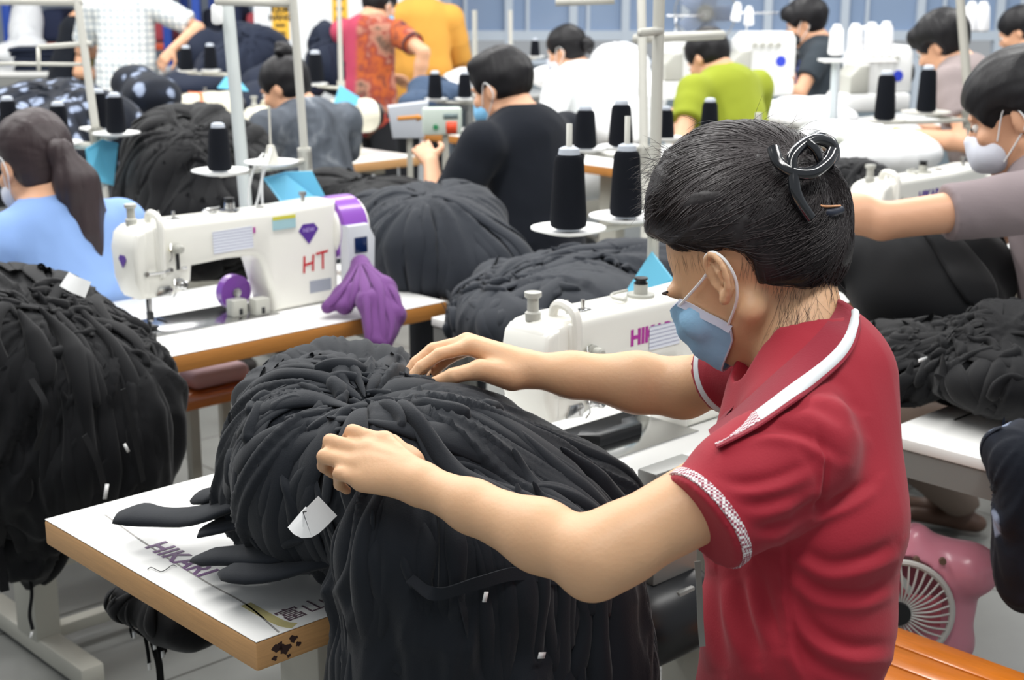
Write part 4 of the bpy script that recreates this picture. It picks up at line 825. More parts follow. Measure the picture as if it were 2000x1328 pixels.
heap('black and white flowered cloth hanging at the right edge of the photo', [(1990, 880, 2.45, .035, .06, .04), (2010, 960, 2.45, .06, .05, .09), (2015, 1060, 2.48, .05, .05, .09), (2030, 900, 2.45, .06, .06, .06), (2005, 1120, 2.5, .04, .05, .07)], [(2010, 860, 2.4)], m_flo, 19, h=.006, rolls=8, amp=.010, rollw=(.008, .016), grav=.6, roll_len=(5, 10))
AZ = ROW + PI / 2
def pan(x, y, d): return D(x, y, d)
def knit(name, col, **k): return mat(name, col, .88, spec=.2, sheen=.04, bump=.12, bscale=300, **k)
m_bt = knit('black_tshirt', '161A22'); m_mauve = knit('mauve_tshirt', '8C8082'); m_skyb = knit('sky_blue_shirt', '86A6DA')
m_lime = knit('lime_tshirt', '939E30'); m_whsh = knit('white_shirt', 'EEF1F2'); m_orange = knit('ochre_shirt', 'DDA24A')
m_acid = mat('acid_wash_grey', '555C66', .85)
nt, bs = nodes_of(m_acid); tc = nt.nodes.new('ShaderNodeTexCoord'); n = nt.nodes.new('ShaderNodeTexNoise'); n.inputs['Scale'].default_value = 7; n.inputs['Detail'].default_value = 6; n.inputs['Distortion'].default_value = 1
nt.links.new(tc.outputs['Object'], n.inputs['Vector']); nt.links.new(ramp(nt, n.outputs['Fac'], [(.35, '3E444D'), (.55, '5A616B'), (.7, '9AA0A6')]), bs.inputs['Base Color'])
m_check = mat('checked_white_cotton', 'E6EAE8', .85)
nt, bs = nodes_of(m_check); tc = nt.nodes.new('ShaderNodeTexCoord'); w1 = nt.nodes.new('ShaderNodeTexWave'); w1.bands_direction = 'X'; w1.inputs['Scale'].default_value = 8; w2 = nt.nodes.new('ShaderNodeTexWave'); w2.bands_direction = 'Z'; w2.inputs['Scale'].default_value = 8
mm = nt.nodes.new('ShaderNodeMath'); mm.operation = 'MAXIMUM'
for w_ in (w1, w2): nt.links.new(tc.outputs['Object'], w_.inputs['Vector'])
nt.links.new(w1.outputs['Fac'], mm.inputs[0]); nt.links.new(w2.outputs['Fac'], mm.inputs[1]); nt.links.new(ramp(nt, mm.outputs[0], [(.0, 'F0F1EC'), (.8, 'E9ECEA'), (.97, '9FABB4')]), bs.inputs['Base Color'])
m_floral = mat('printed_red_cotton', 'B8455A', .85)
nt, bs = nodes_of(m_floral); tc = nt.nodes.new('ShaderNodeTexCoord'); n1 = nt.nodes.new('ShaderNodeTexNoise'); n1.inputs['Scale'].default_value = 7; n1.inputs['Detail'].default_value = 5
nt.links.new(tc.outputs['Object'], n1.inputs['Vector']); fl = ramp(nt, n1.outputs['Fac'], [(.30, '5A2A30'), (.40, 'C0602A'), (.46, '8E3A32'), (.52, 'B8806A'), (.58, '6A5648'), (.66, 'A8383C'), (.74, 'D06A34')])
sx = nt.nodes.new('ShaderNodeSeparateXYZ'); nt.links.new(tc.outputs['Object'], sx.inputs[0]); mr = nt.nodes.new('ShaderNodeMapRange'); mr.inputs['From Min'].default_value = -.03; mr.inputs['From Max'].default_value = .0
nt.links.new(sx.outputs['X'], mr.inputs['Value']); mxx = nt.nodes.new('ShaderNodeMix'); mxx.data_type = 'RGBA'; mxx.inputs[6].default_value = (*hexc('B8405C'), 1)
nt.links.new(mr.outputs['Result'], mxx.inputs[0]); nt.links.new(fl, mxx.inputs[7]); nt.links.new(mxx.outputs[2], bs.inputs['Base Color'])
m_blanyard = mat('blue_lanyard', '2E4FC0', .6); m_wmask = mat('white_mask', 'D9DDE8', .7); m_bmask = mat('light_blue_mask', '7DBCE4', .7); m_kmask = mat('black_mask', '23262C', .7)
# ponytail, blue shirt
person('person in a sky-blue shirt with a long brown ponytail, seen from behind', (66, 318), 3.85, AZ, lean=.16, pitch=.28, yaw=.10, hair='pony', shirt=m_skyb, hairm=m_hair_b, h=.007, S=1.12, mask=m_wmask, lanyard=m_blanyard, wr=.004, sh=1.0, pelvis_z=.60)
# acid-wash shirt
person('person in a mottled grey T-shirt with hair tied up in a bun', (556, 170), 5.6, AZ + .1, lean=.25, pitch=.42, yaw=.35, hair='bun', shirt=m_acid, h=.008, S=.98, sh=1.22, loose=.03, pelvis_z=.62, lanyard=m_blanyard, wr=.006)
# black T-shirt
person('person in a plain black T-shirt with short black hair, back to the camera', (980, 172), 4.75, AZ + .1, lean=.18, pitch=.30, yaw=.12, hair='fade', shirt=m_bt, h=.007, S=1.06, sh=1.22, loose=.028, pelvis_z=.60, mask=m_bmask, hands={-1: pan(842, 318, 4.75), 1: None}, sleeve=.62, elbow={-1: np.array([-.2, -.5, -1.])})
# white shirt
person('person in a white shirt with dark hair gathered low at the back', (1105, 98), 7.45, AZ + .12, lean=.2, pitch=.3, yaw=.25, hair='low', shirt=m_whsh, h=.009, S=1.0, sh=1.15, loose=.03, pelvis_z=.6, sleeve=.85, mask=m_wmask, hands={-1: pan(1050, 215, 7.4)})
# lime shirt
person('person in a lime green T-shirt bending over a machine', (1382, 112), 6.2, AZ - .1, lean=.38, pitch=.6, yaw=.1, hair='short', shirt=m_lime, h=.009, S=.98, sh=1.2, loose=.028, pelvis_z=.62, hands={-1: pan(1322, 225, 6.1)})
# dark shirt black mask, side view facing left
person('person in a dark T-shirt with a black face mask and bright blue lanyard', (1572, 45), 7.7, PI * .93, lean=.12, pitch=.28, hair='mop', shirt=mat('charcoal_tshirt', '2B343C', .85), h=.008, S=1.0, sh=.95, pelvis_z=.78, mask=m_kmask, lanyard=m_blanyard, hands={-1: pan(1480, 148, 7.5), 1: pan(1490, 130, 7.9)}, loose=.02, curl=.4)
# taupe shirt right
person('person in a brownish grey T-shirt with a full black mop of hair, looking down', (1838, 88), 6.0, PI * .80, lean=.3, pitch=.5, hair='mop', shirt=knit('taupe_tshirt', '958988'), h=.008, S=1.04, sh=1.1, loose=.025, pelvis_z=.62, hands={-1: pan(1770, 262, 5.8), 1: pan(1750, 245, 6.2)})
person('person at the right edge, only the dark hair and the cheek in view', (1990, 62), 7.2, PI * .85, lean=.3, pitch=.4, hair='short', shirt=m_whsh, h=.01, S=1.0, pelvis_z=.62)
# mauve shirt near right
person('person in a mauve T-shirt and white mask, arm stretched over black cloth', (1986, 220), 3.2, PI * .86, lean=.22, pitch=.38, roll=0, hair='claw', shirt=m_mauve, h=.006, S=1.08, sh=1.05, mask=m_wmask, pelvis_z=.60, hands={-1: pan(1570, 385, 3.0), 1: pan(1720, 420, 3.6)}, elp={-1: pan(1722, 432, 2.98)}, loose=.016, sl=.004, sleeve=.62, skin=m_skin, curl=.5, pants=mat('brown_trousers', '6E5C50', .8), ankles={-1: P(1880, 985, .09), 1: P(1835, 960, .09)}, foot=mat('brown_sandal', '5C4438', .6))
# standing
person('person standing in a white checked shirt with the back to the camera', (246, -42), 8.6, PI * .52, lean=.12, pitch=.3, hair='short', shirt=m_check, h=.009, S=1.05, sit=False, sh=1.05, loose=.03, pelvis_z=.92, hands={1: pan(338, 95, 8.4), -1: pan(210, 105, 8.9)}, sleeve=.8, elbow={1: np.array([1., -.3, -.6])})
person('person in a black T-shirt with a yellow lanyard beside the checked shirt', (182, 18), 9.1, PI * .2, lean=.3, pitch=.6, hair='short', shirt=m_bt, h=.009, S=1.0, sit=False, pelvis_z=.90, mask=m_wmask, lanyard=mat('yellow_lanyard', 'D8C62A', .6), hands={-1: pan(205, 150, 9.1), 1: pan(215, 146, 8.8)})
person('person standing in a red and orange printed T-shirt with a light blue mask', (742, 8), 8.0, PI * .36, lean=.06, pitch=.42, yaw=-.25, hair='short', shirt=m_floral, h=.008, S=1.0, sit=False, sh=1.05, loose=.02, pelvis_z=.83, mask=m_bmask, hands={1: pan(812, 185, 7.8), -1: pan(760, 150, 8.4)}, cuff=mat('navy_trim', '232A38', .8), sleeve=.62, elbow={1: np.array([.4, -.6, -.8])})
person('person standing in an ochre orange shirt behind the printed red shirt', (812, -20), 8.8, PI * .55, lean=.05, pitch=.25, yaw=.3, hair='short', hairm=mat('brown_hair', '6A4434', .5), shirt=m_orange, h=.009, S=1.05, sit=False, sh=1.05, loose=.035, pelvis_z=.88, mask=m_wmask, sleeve=1.1)
# ================================================================ stands, cones, boards
def stand2(base, top, label, plates, arms=(), r=.010, m=None, m_pl=None, clamps=(), pin=.2, group=None, pinr=.0035):
    base = np.asarray(base, float); top = np.asarray(top, float) - base; t = thing('thread_stand', label, 'thread stand', base, 0, group); m = m or m_cream
    at = lambda z: top * (z / top[2])
    obj('pole', join(cyl((0, 0, 0), (0, 0, .02), r * 2.2, n=18), cyl((0, 0, .005), top, r, n=14)), m, t)
    for (p, rr) in plates:
        q = np.asarray(p, float) - base; a = at(q[2] - .02)
        obj('cone_plate', dish(q, rr), m_pl or m_white, t); obj('plate_bracket', join(rod([a, (a + q) / 2 + (0, 0, -.004), q - (0, 0, .005)], .007), cyl(at(q[2] - .045), at(q[2] + .015), r * 1.7, n=14)), m, t)
        if pin: obj('spindle', cyl(q, q + np.array([0, 0, pin]), pinr, n=8), m_mgrey, t)
    for (p0, p1, rr) in arms:
        p0 = np.asarray(p0) - base; p1 = np.asarray(p1) - base; obj('guide_arm', rod([p0, p1], rr), m, t)
    for z in clamps: obj('clamp', join(cyl(at(z - .018), at(z + .018), r * 1.9, n=14), cyl(at(z), at(z) + (.035, -.02, 0), .006)), m_mgrey, t)
    return t
def pick(p): return np.asarray(p, float)
# nearest stand on table A
c1 = D(1110, 452, 2.88); c2 = D(1222, 428, 3.02); b1 = T(2.34, 2.02, .76)
stand2(b1, D(1289, -60, 3.02), 'nearest thread stand, two wide plates and cones left of the red polo person', [(c1, .076), (c2, .078)], r=.0125, arms=[(D(1290, 60, 3.04), D(1250, 64, 3.0), .009)], pin=.215, pinr=.006)
cone(c1 + (0, 0, .004), 'biggest black thread cone, on the wide white plate over the lettered HIKARI machine', h=.150)
cone(c2 + (0, 0, .004), 'black thread cone touching the forehead hair of the person in red', h=.150, scale=.93)
# stand of table B
c3 = D(430, 338, 3.74); c4 = D(530, 321, 3.84)
stand2(T(2.40, 3.37, .76), D(568, -60, 3.95), 'thread stand rising behind the HT machine with a clip holding a light blue board', [(c3, .074), (c4, .072)], r=.0115, arms=[(D(570, 6, 3.98), D(420, 2, 3.98), .012)], clamps=(1.06, 1.0), pin=0)
cone(c3 + (0, 0, .004), 'slim black thread cone on the plate above the middle of the HT machine', h=.135, scale=.84)
t = thing('thread_holder', 'white empty cone holder with loose white cord on the plate behind the HT machine', 'thread holder', c4)
obj('core', join(lathe([(.024, .0), (.022, .006), (.010, .05), (.006, .052)], 18), cyl((0, 0, .05), (0, 0, .155), .003)), m_cream, t)
obj('cord', join(tube(spline([(-.02, 0, .03), (-.04, -.02, .0), (-.055, -.03, -.05), (-.06, -.03, -.10), (-.05, -.03, -.12), (-.035, -.03, -.09), (-.02, -.03, -.03), (.0, -.02, .03), (.0, 0, .05)], 6), .0035, 8), tube(spline([(-.01, -.01, .03), (-.02, -.035, -.03), (-.022, -.035, -.11), (-.018, -.03, -.15)], 6), .0035, 8)), m_white, t)
# stand and light tube pole between
t = thing('utility_pole', 'thick pale grey pole rising behind the slim cone of the HT machine', 'pole', D(482, 420, 4.2))
obj('pole', cyl((0, 0, 0), D(438, -60, 4.2) - D(482, 420, 4.2), .019, n=18), mat('pale_grey_paint', 'B9BFBE', .4), t); obj('switch_box', xf(box((-.016, -.02, -.03), (.016, .02, .03), .012), D(424, 28, 4.15) - D(482, 420, 4.2)), m_white, t)
# left stand
c5 = D(228, 264, 4.55); c6 = D(196, 254, 4.7); c7 = D(118, 282, 4.5); c8 = D(20, 270, 4.6)
stand2(D(212, 430, 4.6), D(148, -20, 4.6), 'leaning thread stand at the left with four cone plates above the sky-blue shirt', [(c5, .074), (c6, .066), (c7, .068), (c8, .068)], r=.013, clamps=(1.27, 1.23), pin=0, arms=[(D(178, 85, 4.6), D(75, 92, 4.6), .008), (D(75, 92, 4.6), D(76, 140, 4.6), .007), (D(168, 126, 4.6), D(-20, 124, 4.6), .006), (D(160, 4, 4.6), D(-20, 2, 4.6), .012)])
for c_, l_ in ((c5, 'black thread cone on the front plate of the leaning left stand'), (c6, 'black thread cone just behind the front one on the leaning left stand'), (c7, 'black thread cone above the head with the long ponytail'), (c8, 'black thread cone at the far left edge of the photo')): cone(c_ + (0, 0, .004), l_, h=.135, scale=.86)
# middle stand (table E, left) and right stand
c9 = D(1143, 294, 4.15); c10 = D(1212, 290, 4.25)
stand2(T(3.02, 2.63, .76), D(1252, -50, 4.15), 'pale thread stand behind the big cones with its long arm reaching right', [(c9, .062), (c10, .066)], r=.013, clamps=(1.42, 1.18), pin=0, m_pl=m_white, arms=[(D(1240, 76, 4.15), D(1412, 68, 4.3), .014), (D(1085, 4, 4.2), D(1200, 0, 4.2), .012)])
cone(c9 + (0, 0, .004), 'left cone of the middle pair of black thread cones beside the black T-shirt', h=.125, scale=.9); cone(c10 + (0, 0, .004), 'right cone of the middle pair of black thread cones beside the black T-shirt', h=.125, scale=1.0)
c11 = D(1300, 272, 4.3); c12 = D(1385, 262, 4.5)
stand2(T(3.5, 2.62, .76), T(3.5, 2.62, 1.2), 'short thread stand mostly hidden behind the hair of the person in red', [(c11, .05), (c12, .05)], pin=0)
cone(c11, 'dark thread cone peeping out left above the hair of the person in red', h=.125, scale=.7); cone(c12, 'dark thread cone top in front of the lime green T-shirt', h=.125, scale=.8)
c13 = D(1727, 238, 4.98); c14 = D(1808, 222, 5.3)
stand2(T(4.82, 2.60, .76), D(1872, -40, 5.25), 'grey thread stand at the right in front of the brownish grey T-shirt', [(c13, .075), (c14, .09)], r=.017, m=mat('warm_grey_post', 'A9A79E', .4), m_pl=mat('grey_plate', 'C9C7BF', .4), pin=0)
cone(c13 + (0, 0, .004), 'left of the two black thread cones on the right stand', h=.16, scale=.98); cone(c14 + (0, 0, .004), 'right of the two black thread cones, beside the brownish grey T-shirt', h=.16, scale=.98)
def farcone(px, py, d, h, label, white=False, sc_=None): return cone(D(px, py, d), label, h=.125, white=white, scale=h / .125)
def farstand(xs, py, d, px, ytop, label, r=.011):
    b = D(px, py, d); stand2([b[0], b[1], .0], D(px - 3, ytop, d), label, [(D(x, py, d), .05) for x in xs], r=r, pin=0)
farstand([365, 412], 140, 7.2, 455, 20, 'small distant stand with two slim cones beside the checked shirt'); farcone(365, 140, 7.2, .115, 'left slim dark cone in front of the blue shelving'); farcone(412, 136, 7.2, .115, 'right slim dark cone in front of the blue shelving')
farstand([620], 166, 6.8, 664, -40, 'distant leaning stand before the white pillar'); farcone(617, 162, 6.8, .135, 'slim dark cone in front of the white pillar')
farstand([852, 910], 196, 6.3, 930, 20, 'small stand behind the black T-shirt person'); farcone(850, 194, 6.3, .11, 'slim dark cone just left of the short black hair'); farcone(908, 192, 6.3, .105, 'slim dark cone touching the short black hair')
farstand([1047], 112, 8.2, 1000, 20, 'pale stand far behind, left of the white shirt'); farcone(1045, 112, 8.2, .095, 'small dark cone far behind, left of the white shirt')
# light blue boards
def board(pts, label, th=.004):
    w_ = [np.asarray(p) for p in pts]; n_ = unit(np.cross(w_[1] - w_[0], w_[2] - w_[0])) * th; V = np.array(w_ + [p + n_ for p in w_]); k = len(w_)
    solo('plastic_card', (V, [tuple(range(k))[::-1], tuple(range(k, 2 * k))] + [(i, (i + 1) % k, k + (i + 1) % k, k + i) for i in range(k)]), m_blue, label, 'card', 'light blue cards on the thread stands', smooth=False)
board([D(514, 348, 3.86), D(560, 336, 3.9), D(610, 335, 3.95), D(645, 402, 4.0), D(560, 410, 3.86)], 'large light blue card standing behind the HT machine')
board([D(168, 290, 4.5), D(200, 272, 4.55), D(231, 280, 4.6), D(222, 362, 4.62), D(176, 350, 4.5)], 'light blue card hanging on the leaning left stand')
board([D(1272, 492, 3.1), D(1312, 545, 3.05), D(1316, 575, 3.05), D(1208, 590, 3.1)], 'light blue triangular card behind the machine lettered HIKARI')
board([D(664, 166, 6.6), D(702, 190, 6.6), D(696, 206, 6.6), D(650, 205, 6.6)], 'small light blue card left of the printed red shirt'); board([D(440, 150, 7.0), D(462, 150, 7.0), D(486, 178, 7.0), D(424, 172, 7.0)], 'small light blue card behind the ivory machine')
board([D(1728, 92, 6.9), D(1776, 92, 6.9), D(1768, 118, 6.9), D(1754, 142, 6.9)], 'blue folded card in a dark holder above the right cones')
# ================================================================ far tables, machines, racks
TG = table(5.10, 6.5, 5.5, 6.1, 'distant white sewing table with wooden edge right of the white shirt', edge=m_ply2, steel=m_steel)
TH_ = table(4.75, 6.45, 4.30, 4.80, 'white sewing table with orange edge just behind the black hair clip', edge=m_ply2)
TJ = table(1.0, 2.45, 4.16, 4.76, 'white sewing table mostly buried under the big black garment bundle', edge=m_ply)
TK = table(7.0, 8.6, 4.2, 4.9, 'long white table in front of the dark T-shirt person with the black mask', edge=m_ply)
TL = table(6.7, 7.9, 7.5, 8.1, 'white cloth covered table behind the ochre orange shirt', helper=True, name='cutting_table')
MD = lockstitch(T(3.66, 5.50, .76), 'ivory sewing machine between the grey bun and the printed red shirt', body=m_mach2, panel=False, gem_on=False)
ME = lockstitch(T(3.42, 6.32, .76), 'ivory sewing machine with an orange stripe behind the big black bundle', body=m_mach2, panel=False, gem_on=False)
obj('colour_strap', box((.40, -.058, .05), (.412, .062, .272)), mat('orange_strap', 'E8743A', .5), ME)
TM = table(3.0, 4.5, 6.0, 6.6, 'white sewing table under the ivory machine with the orange stripe', edge=m_ply)
def overlock(loc, label, rot=ROW, grp=None):
    t = thing('overlock_machine', label, 'sewing machine', loc, rot, grp)
    obj('base', box((-.16, -.12, .0), (.18, .12, .09), .02), m_white, t); obj('body', prism([(-.05, .09), (-.09, .16), (-.09, .27), (-.05, .31), (.17, .31), (.19, .28), (.19, .09)], -.10, .10, 'y', .02), m_white, t)
    obj('front_cover', prism([(-.14, .09), (-.14, .17), (-.09, .22), (-.04, .22), (-.04, .09)], -.115, .06, 'y', .012), m_mgrey, t); obj('handwheel', cyl((.19, 0, .18), (.22, 0, .18), .055, n=24), m_black, t)
    for i in range(4): obj('tension_dial', join(cyl((-.03 + i * .04, -.10, .25), (-.03 + i * .04, -.125, .25), .013, n=14)), m_mgrey, t)
    obj('round_badge', cyl((.11, -.1005, .17), (.11, -.104, .17), .026, n=24), mat('blue_badge', '3548C8', .4), t); obj('thread_tree', join(rod([(-.04, 0, .31), (-.04, 0, .40)], .004), rod([(-.09, 0, .40), (.12, 0, .40)], .004)), m_chrome, t)
    return t
OV = overlock(D(1468, 185, 7.2), 'white overlock machine with a round blue badge behind the lime T-shirt', rot=.15)
dup(OV, D(1690, 215, 7.0), .2, label='white overlock machine under the row of white cones')
dup(OV, D(1330, 190, 7.2), .3, label='white overlock machine half hidden behind the tall grey posts')
t = thing('control_box', 'pale green control box with an orange label before the black T-shirt person', 'control box', D(870, 262, 5.4), .15)
obj('post', cyl((0, 0, -t.location[2] + .001), (0, 0, .004), .012), m_steel, t); obj('housing', box((-.085, -.03, 0), (.06, .03, .10), .008), mat('pale_green_enamel', 'C9D6CC', .4), t); obj('display', box((-.01, -.032, .06), (.045, -.03, .08)), mat('lcd_grey', '6E7F80', .3), t); obj('warning_label', box((-.0, -.033, .005), (.04, -.031, .05)), mat('orange_label', 'E8512E', .5), t); obj('green_button', cyl((-.04, -.03, .03), (-.04, -.036, .03), .01), mat('green_button', '2F8A5A', .4), t)
t = thing('control_box', 'grey slanted box with an orange arrow sticker behind the printed red shirt', 'control box', D(800, 268, 6.0), .1)
obj('post', cyl((0, 0, -t.location[2] + .001), (0, 0, .004), .012), m_steel, t); obj('housing', prism([(-.07, 0), (-.09, .13), (.08, .15), (.06, 0)], -.04, .04, 'y', .006), mat('light_grey_plastic', 'BFC4CC', .4), t); obj('arrow_sticker', prism([(-.05, .075), (.03, .08), (.03, .07), (.06, .085), (.03, .1), (.03, .095), (-.05, .09)], -.0425, -.041, 'y'), mat('orange_sticker', 'E89A3E', .5), t)
for i, (px, py, tl) in enumerate(((1436, 42, .12), (1462, 50, 0))): farcone(px, py, 7.2, .085, ['leaning white thread cone above the overlock machine with the blue badge', 'upright white thread cone above the overlock machine with the blue badge'][i], True).rotation_euler = (0, tl, 0)
wl = ('nearest to the dark T-shirt person', 'second from the dark T-shirt person', 'third from the dark T-shirt person', 'rightmost, beside the blue folded card')
for i, px in enumerate((1632, 1668, 1700, 1728)): farcone(px, 108 - i * 2, 6.4, .12, 'white thread cone on the long plate, ' + wl[i], True, None)
tb = thing('cone_shelf', 'long white cone plate on a pale post right of the dark T-shirt person', 'thread stand', (*D(1660, 112, 6.4)[:2], 0)); z0 = D(1660, 112, 6.4)[2]
obj('shelf', box((-.13, -.07, z0 - .02), (.20, .07, z0 - .008), .004), m_white, tb); obj('pole', cyl((-.06, 0, 0), (-.06, 0, z0 - .02), .02), mat('pale_post', 'D3DCE2', .4), tb)
for i, px in enumerate((1895, 1917)): farcone(px, 62, 6.6, .12, ['white thread cone right of the black mop of hair', 'white thread cone nearest the right edge of the photo'][i], True)
t = thing('stand_fan', 'grey wire cage fan far behind above the lime T-shirt', 'fan', (*D(1375, 40, 8.0)[:2], 0)); zc = D(1375, 25, 8.0)[2]
cg = [tube([(.17 * math.cos(a) * 1, -.04, zc + .17 * math.sin(a)) for a in np.linspace(0, 2 * PI, 33)[:-1]], .004, 6, True)] + [rod([(.03 * math.cos(a), -.06, zc + .03 * math.sin(a)), (.17 * math.cos(a), -.04, zc + .17 * math.sin(a))], .0016, 5) for a in np.linspace(0, 2 * PI, 41)[:-1]]
obj('cage', join(*cg), m_gsteel, t); obj('blades', join(*[xf(box((.03, -.012, -.045), (.145, -.006, .045), .003), (0, -.02, zc), ry(a) @ rx(.3)) for a in np.arange(5) * 2 * PI / 5]), mat('blue_blade', '7A8AA6', .4), t); obj('motor', cyl((0, -.05, zc), (0, .09, zc), .045), m_gsteel, t); obj('pole', join(cyl((0, .05, .02), (0, .05, zc), .014), cyl((0, .05, 0), (0, .05, .02), .16)), m_gsteel, t)
# white garments
m_wcl = mat('white_cloth', 'F1F3F5', .8, sheen=.1, bump=.1, bscale=300)
def wheap(label, blobs, seed, h=.014, amp=.016, rolls=16, name='white_garment_pile'): heap(label, blobs, [(blobs[0][0], blobs[0][1] - 15, blobs[0][2] - .1)], m_wcl, seed, h=h, amp=amp, rolls=rolls, name=name)
wheap('big stack of white garments right of the white shirt', [(1210, 130, 7.6, .15, .16, .12), (1180, 180, 7.4, .17, .18, .14), (1240, 190, 7.5, .16, .18, .14), (1210, 240, 7.3, .2, .18, .12)], 31)
wheap('white garments spread on the table behind the lime T-shirt', [(1560, 215, 6.9, .14, .14, .06), (1620, 212, 7.0, .14, .14, .06), (1510, 225, 6.8, .10, .12, .05), (1600, 232, 6.7, .2, .15, .05)], 32)
wheap('white garments heaped in front of the brownish grey T-shirt', [(1640, 262, 6.2, .2, .16, .05), (1720, 265, 6.0, .18, .16, .06), (1760, 300, 5.7, .18, .15, .08), (1700, 305, 5.8, .16, .15, .06)], 33)
wheap('white cloth on the table behind the ochre orange shirt', [(930, 150, 8.6, .22, .16, .05), (890, 170, 8.4, .12, .12, .05), (960, 165, 8.4, .14, .14, .05)], 34, rolls=6)
wheap('white garment hanging over the far table at the left', [(50, 60, 10.3, .11, .10, .17), (55, 30, 10.3, .09, .09, .12), (60, 105, 10.2, .14, .11, .14), (30, 100, 10.2, .2, .11, .06)], 35, rolls=8)
wheap('white cloth on the machine right of the white shirt', [(1010, 215, 6.2, .08, .1, .05), (1080, 150, 7.9, .13, .12, .06)], 36, rolls=4)
# left background: packing table, rack, dark goods
m_navy = cloth('navy_cloth', '1E2536', .15)
TP = table(6.2, 8.0, 6.75, 7.45, 'long white packing table at the far left with folded dark garments', name='packing_table', helper=True)
TP.location = (-3.25, 10.0, 0); TP.rotation_euler = (0, 0, .03); TP.scale = (1, 1, 1.28)
for i in range(5): solo('folded_garment', xf(box((-.20 - .01 * i, -.16, 0), (.19, .16, .03), .012, 3), (-3.12 + .01 * (i % 2), 9.85, .974 + .031 * i), rz(.1 * (i % 3))), m_navy, 'dark folded garment in the stack on the far packing table, ' + ['bottom one', 'second from the bottom', 'middle one', 'second from the top', 'top one'][i], 'garment', 'folded garments on the packing table')
m_bl = mat('rack_blue', '2E55B8', .4); m_or = mat('rack_orange', 'E05A32', .45)
def rack(px0, px1, d, label, ytop=-60):
    x0 = D(px0, 100, d); x1 = D(px1, 100, d); t = thing('storage_rack', label, 'storage rack', (*x0[:2], 0)); L = x1[0] - x0[0]
    for xx in (0, L):
        for yy in (0, .6): obj('upright', box((xx - .03, yy - .03, 0), (xx + .03, yy + .03, 2.4), .004), m_bl, t)
    for z in (.45, 1.10, 1.62): obj('beam', join(box((.03, -.025, z - .05), (L - .03, .025, z), .003)), m_or, t); obj('shelf_board', box((.0, .03, z - .02), (L, .57, z)), m_gsteel, t)
    return t, x0, L
R1, rx0, rL = rack(388, 560, 10.4, 'blue and orange storage rack left of the white pillar'); R2, rx2, rL2 = rack(20, 330, 10.8, 'blue and orange storage rack behind the checked shirt')
rs = np.random.RandomState(3); cols = ['1E2333', '7A5A86', '2A3350', '8E8B98', 'C0525C', '343A4E']
for (x0, L, n_, nm) in ((rx0, rL, 4, 'by the white pillar'), (rx2, rL2, 6, 'behind the checked shirt')):
    for zi, z in enumerate((1.10, 1.62)):
        for i in range(n_):
            c_ = cols[(i * 2 + zi * 3) % 6]; w_ = L / n_ * .42; solo('fabric_bundle', xf(box((-w_, -.2, 0), (w_, .2, .2 + .1 * rs.rand()), .04, 3), (x0[0] + L * (i + .5) / n_, x0[1] + .3, z + .002)), mat('bundle_' + c_, c_, .85), 'fabric bundle, %s on the %s shelf, rack %s' % (['first from the left', 'second from the left', 'third from the left', 'fourth from the left', 'fifth from the left', 'sixth from the left'][i], ['lower', 'upper'][zi], nm), 'fabric bundle', 'fabric bundles on the racks')
heap('tall heap of dark navy garments just left of the white pillar', [(500, 120, 8.4, .22, .2, .20), (450, 150, 8.3, .2, .2, .18), (540, 170, 8.0, .2, .2, .12), (480, 90, 8.6, .17, .16, .14), (400, 110, 8.6, .16, .16, .16), (380, 170, 7.9, .2, .2, .08), (520, 215, 7.6, .25, .2, .14), (590, 170, 8.0, .12, .12, .08)], [(490, 70, 8.2)], m_navy, 41, h=.014, amp=.022, rolls=30)
heap('dark navy garments hanging in front of the white pillar', [(640, 90, 8.2, .10, .12, .12), (650, 130, 8.1, .13, .12, .14), (680, 150, 8.1, .12, .12, .12), (636, 65, 8.3, .045, .06, .07), (620, 120, 8.1, .05, .06, .06)], [(640, 80, 8.0)], m_navy, 42, h=.012, amp=.018, rolls=20)
heap('blue-grey cloth handled by the person in the printed red shirt', [(835, 175, 7.2, .10, .10, .07), (870, 185, 7.2, .12, .1, .06), (820, 200, 7.1, .10, .1, .05)], [(840, 160, 7.1)], cloth('slate_cloth', '3F5068', .2), 43, h=.012, amp=.012, rolls=10)
# posters on the pillar
m_yel = mat('yellow_poster', 'F2BE3E', .6); m_ink = mat('dark_ink', '3B3424', .7)
def poster(px0, py0, px1, py1, words, label):
    d = D(px0, 60, 9.35)[1]; sc_ = 1 / FPX; p0 = D(px0, py0, 1); p1 = D(px1, py1, 1); yw = 9.4495; k0 = (yw) / p0[1]; a = np.array([p0[0] * k0, yw, CAMH + (p0[2] - CAMH) * k0]); k1 = yw / p1[1]; b = np.array([p1[0] * k1, yw, CAMH + (p1[2] - CAMH) * k1])
    t = thing('poster', label, 'poster', ((a[0] + b[0]) / 2, yw, b[2])); W = b[0] - a[0]; Hh = a[2] - b[2]; obj('sheet', box((-W / 2, -.004, 0), (W / 2, 0, Hh)), m_yel, t, smooth=False)
    for i, w_ in enumerate(words):
        z = Hh * (.84 - .22 * i)
        if w_: obj('lettering', xf(text(w_, .052, bold=.002), (0, -.0055, z), rx(PI / 2)), m_ink, t, smooth=False)
        else: obj('lettering', join(*[box((-W * .30 + j * W * .12, -.0055, z - .012), (-W * .30 + j * W * .12 + W * .085, -.0045, z + .012)) for j in range(5)]), m_ink, t, smooth=False)
poster(530, 8, 566, 77, ['KIỂM', 'HÀNG', None, None], 'yellow poster on the white pillar, left of the grey bun hair'); poster(648, -16, 680, 71, [None, None, None, None], 'yellow poster on the white pillar, above the dark hanging garments'); poster(764, 22, 788, 58, [None], 'small yellow poster behind the light blue mask of the printed red shirt')
